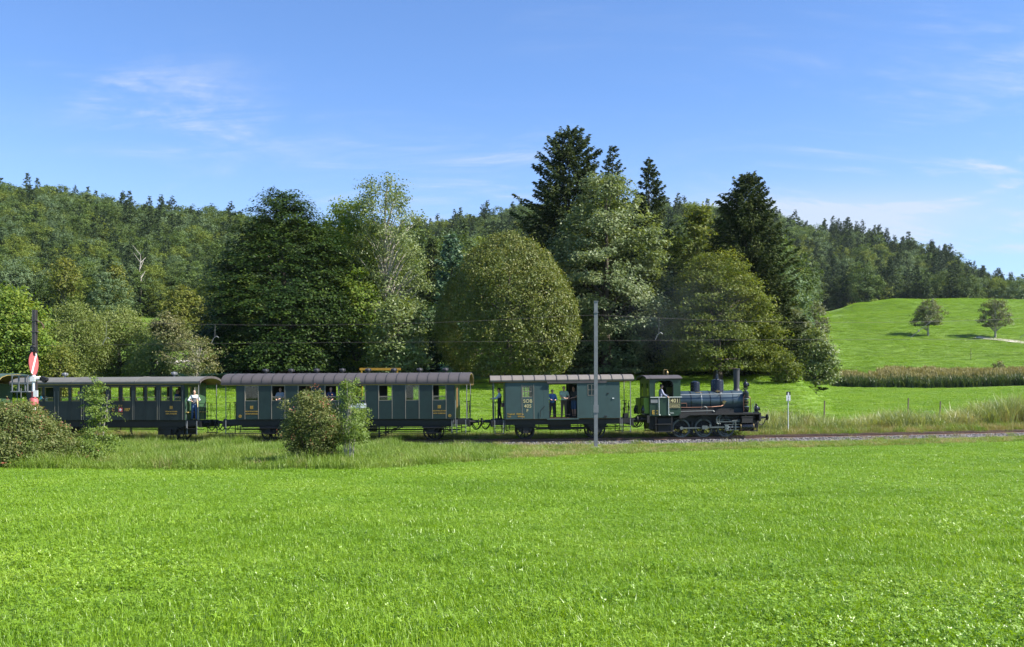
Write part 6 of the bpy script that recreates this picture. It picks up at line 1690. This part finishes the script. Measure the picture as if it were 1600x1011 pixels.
# maize strip on the right
M['maize'] = leaf_mat('maize_leaf', [(0.03, 0.062, 0.016), (0.055, 0.095, 0.025), (0.11, 0.13, 0.05)], trans=0.25, rough=0.45, inst=True)
M['tassel'] = leaf_mat('maize_tassel', [(0.19, 0.17, 0.06), (0.27, 0.235, 0.09), (0.36, 0.32, 0.15)], trans=0.2, rough=0.7, inst=True)
def maize_mesh(seed, nt=16):
    r = np.random.default_rng(seed)
    V1, F1, t1 = blades(16, .28, .9, 1.9, .11, 1.0, seed)
    V2, F2, t2 = blades(nt, .28, .35, .65, .05, .9, seed + 50)
    V2 = V2 + np.array([0, 0, 1.62]); V3, F3, t3 = blades(5, .2, 1.7, 1.9, .05, .1, seed + 90)
    V_ = np.concatenate([V1, V3, V2]); F_ = np.concatenate([F1, F3 + len(V1), F2 + len(V1) + len(V3)])
    me = fast_mesh('maize', V_, F_, [M['maize'], M['tassel']], False, np.concatenate([t1, t3, t2]))
    me.polygons.foreach_set('material_index', np.r_[np.zeros(len(F1) + len(F3), int), np.ones(len(F2), int)])
    return me
maize_c = hidden_collection('maize', [maize_mesh(31), maize_mesh(32), maize_mesh(33), maize_mesh(34, 2), maize_mesh(35, 3)])
A = []
for y in np.arange(149.5, 177, .75):
    u0 = 1272 + 40 * max(0, (y - 152)) / 6 if y < 160 else 1368 + 1.2 * (y - 160)
    x0, x1 = ux(u0, y), ux(1720, y)
    x = np.arange(x0, x1, .42); A.append(np.stack([x + rng.normal(0, .12, len(x)), np.full(len(x), y) + rng.normal(0, .1, len(x)) + .8 * np.sin(x * .2)], 1))
P = np.concatenate(A); n = len(P)
tall = rng.uniform(.8, 1.12, n) * (1 + .08 * np.sin(P[:, 0] * .9) + .06 * np.sin(P[:, 0] * 2.3)) * np.where(P[:, 1] < 153, .98, 1.0)
scatter('maize', 'strip of dark green maize with straw brown tassels below the hill', place(P), rz_(n, .05), np.stack([np.ones(n), np.ones(n), tall], 1), np.where(P[:, 1] < 154 + rng.normal(0, 1.5, n), 3 + rng.integers(0, 2, n), rng.integers(0, 3, n)), maize_c, 5)

# loose ballast stones
def stone_mesh(seed):
    r = random.Random(seed); mb = MB(); mb.ball((0, 0, 0), .5, n=5)
    mb.v = [tuple(c * r.uniform(.7, 1.25) for c in p) for p in mb.v]
    return mb.mesh('ballast_stones', M['stone'], False)
M_st2 = paint('pale_ballast_stone', (0.26, 0.24, 0.235), 0.85, var=0.4, scale=7)
sm = [stone_mesh(k) for k in range(4)]
for me in sm[:2]: me.materials[0] = M_st2
stone_c = hidden_collection('ballast_stones', sm)
n = 15000
x = rng.uniform(-14, 42, n); o_ = rng.uniform(-2.3, 1.2, n)
ty = 59 + (x + 3) ** 2 / 260
zz_ = track_z(x) + np.interp(o_, [p[0] for p in sec], [p[1] for p in sec])
s1 = rng.uniform(.05, .12, n)
scatter('ballast_stones', 'grey and white crushed stones along the near rail', np.stack([x, ty + o_, zz_ + .01], 1), rng.uniform(0, 6.28, (n, 3)), np.stack([s1 * 1.2, s1, s1 * .9], 1), rng.integers(0, 4, n), stone_c, 4)
# ------------------------------------------------------------------ the air between here and the hills
hz, N, L, Bn = mat_base('haze_air')
N.remove(Bn)
pv = N.new('ShaderNodeVolumePrincipled'); pv.inputs['Color'].default_value = (.80, .88, 1.0, 1); pv.inputs['Density'].default_value = .00005; pv.inputs['Anisotropy'].default_value = .3
L.new(pv.outputs[0], N['Material Output'].inputs['Volume'])
zmin = float(min(v.co.z for v in g_ob.data.vertices)) - 1.0
hb = MB().box(-1650, 1650, -65, 2510, zmin, 125).build('haze', hz, smooth=False)
hb['kind'] = 'stuff'; hb['label'] = 'thin bluish summer haze over the whole valley'

# thin blue smoke left hanging behind the engine
sk, N, L, Bn = mat_base('coal_smoke')
N.remove(Bn)
pv = N.new('ShaderNodeVolumePrincipled'); pv.inputs['Color'].default_value = (.62, .70, .85, 1)
t = N.new('ShaderNodeTexCoord'); nz = N.new('ShaderNodeTexNoise'); nz.inputs['Scale'].default_value = .35; nz.inputs['Detail'].default_value = 3
L.new(t.outputs['Object'], nz.inputs['Vector'])
ln_ = N.new('ShaderNodeVectorMath'); ln_.operation = 'LENGTH'; dv = N.new('ShaderNodeVectorMath'); dv.operation = 'DIVIDE'; dv.inputs[1].default_value = (6.0, 3.0, 4.6)
L.new(t.outputs['Object'], dv.inputs[0]); L.new(dv.outputs[0], ln_.inputs[0])
fall = N.new('ShaderNodeMapRange'); fall.inputs[1].default_value = 1.0; fall.inputs[2].default_value = .1; L.new(ln_.outputs['Value'], fall.inputs[0])
th_ = N.new('ShaderNodeMapRange'); th_.inputs[1].default_value = .38; th_.inputs[2].default_value = .72; L.new(nz.outputs['Fac'], th_.inputs[0])
m1 = N.new('ShaderNodeMath'); m1.operation = 'MULTIPLY'; L.new(fall.outputs[0], m1.inputs[0]); L.new(th_.outputs[0], m1.inputs[1])
m2 = N.new('ShaderNodeMath'); m2.operation = 'MULTIPLY'; L.new(m1.outputs[0], m2.inputs[0]); m2.inputs[1].default_value = .016
L.new(m2.outputs[0], pv.inputs['Density'])
L.new(pv.outputs[0], N['Material Output'].inputs['Volume'])
so = MB().ball((0, 0, 0), 6.0, 3.0, 4.6, 20).build('smoke', sk)
so.location = (ux(1062, 72), 72, EYE + (620 - 480) / F * 72)
so['kind'] = 'stuff'; so['label'] = 'faint bluish coal smoke drifting in front of the olive tree above the engine'
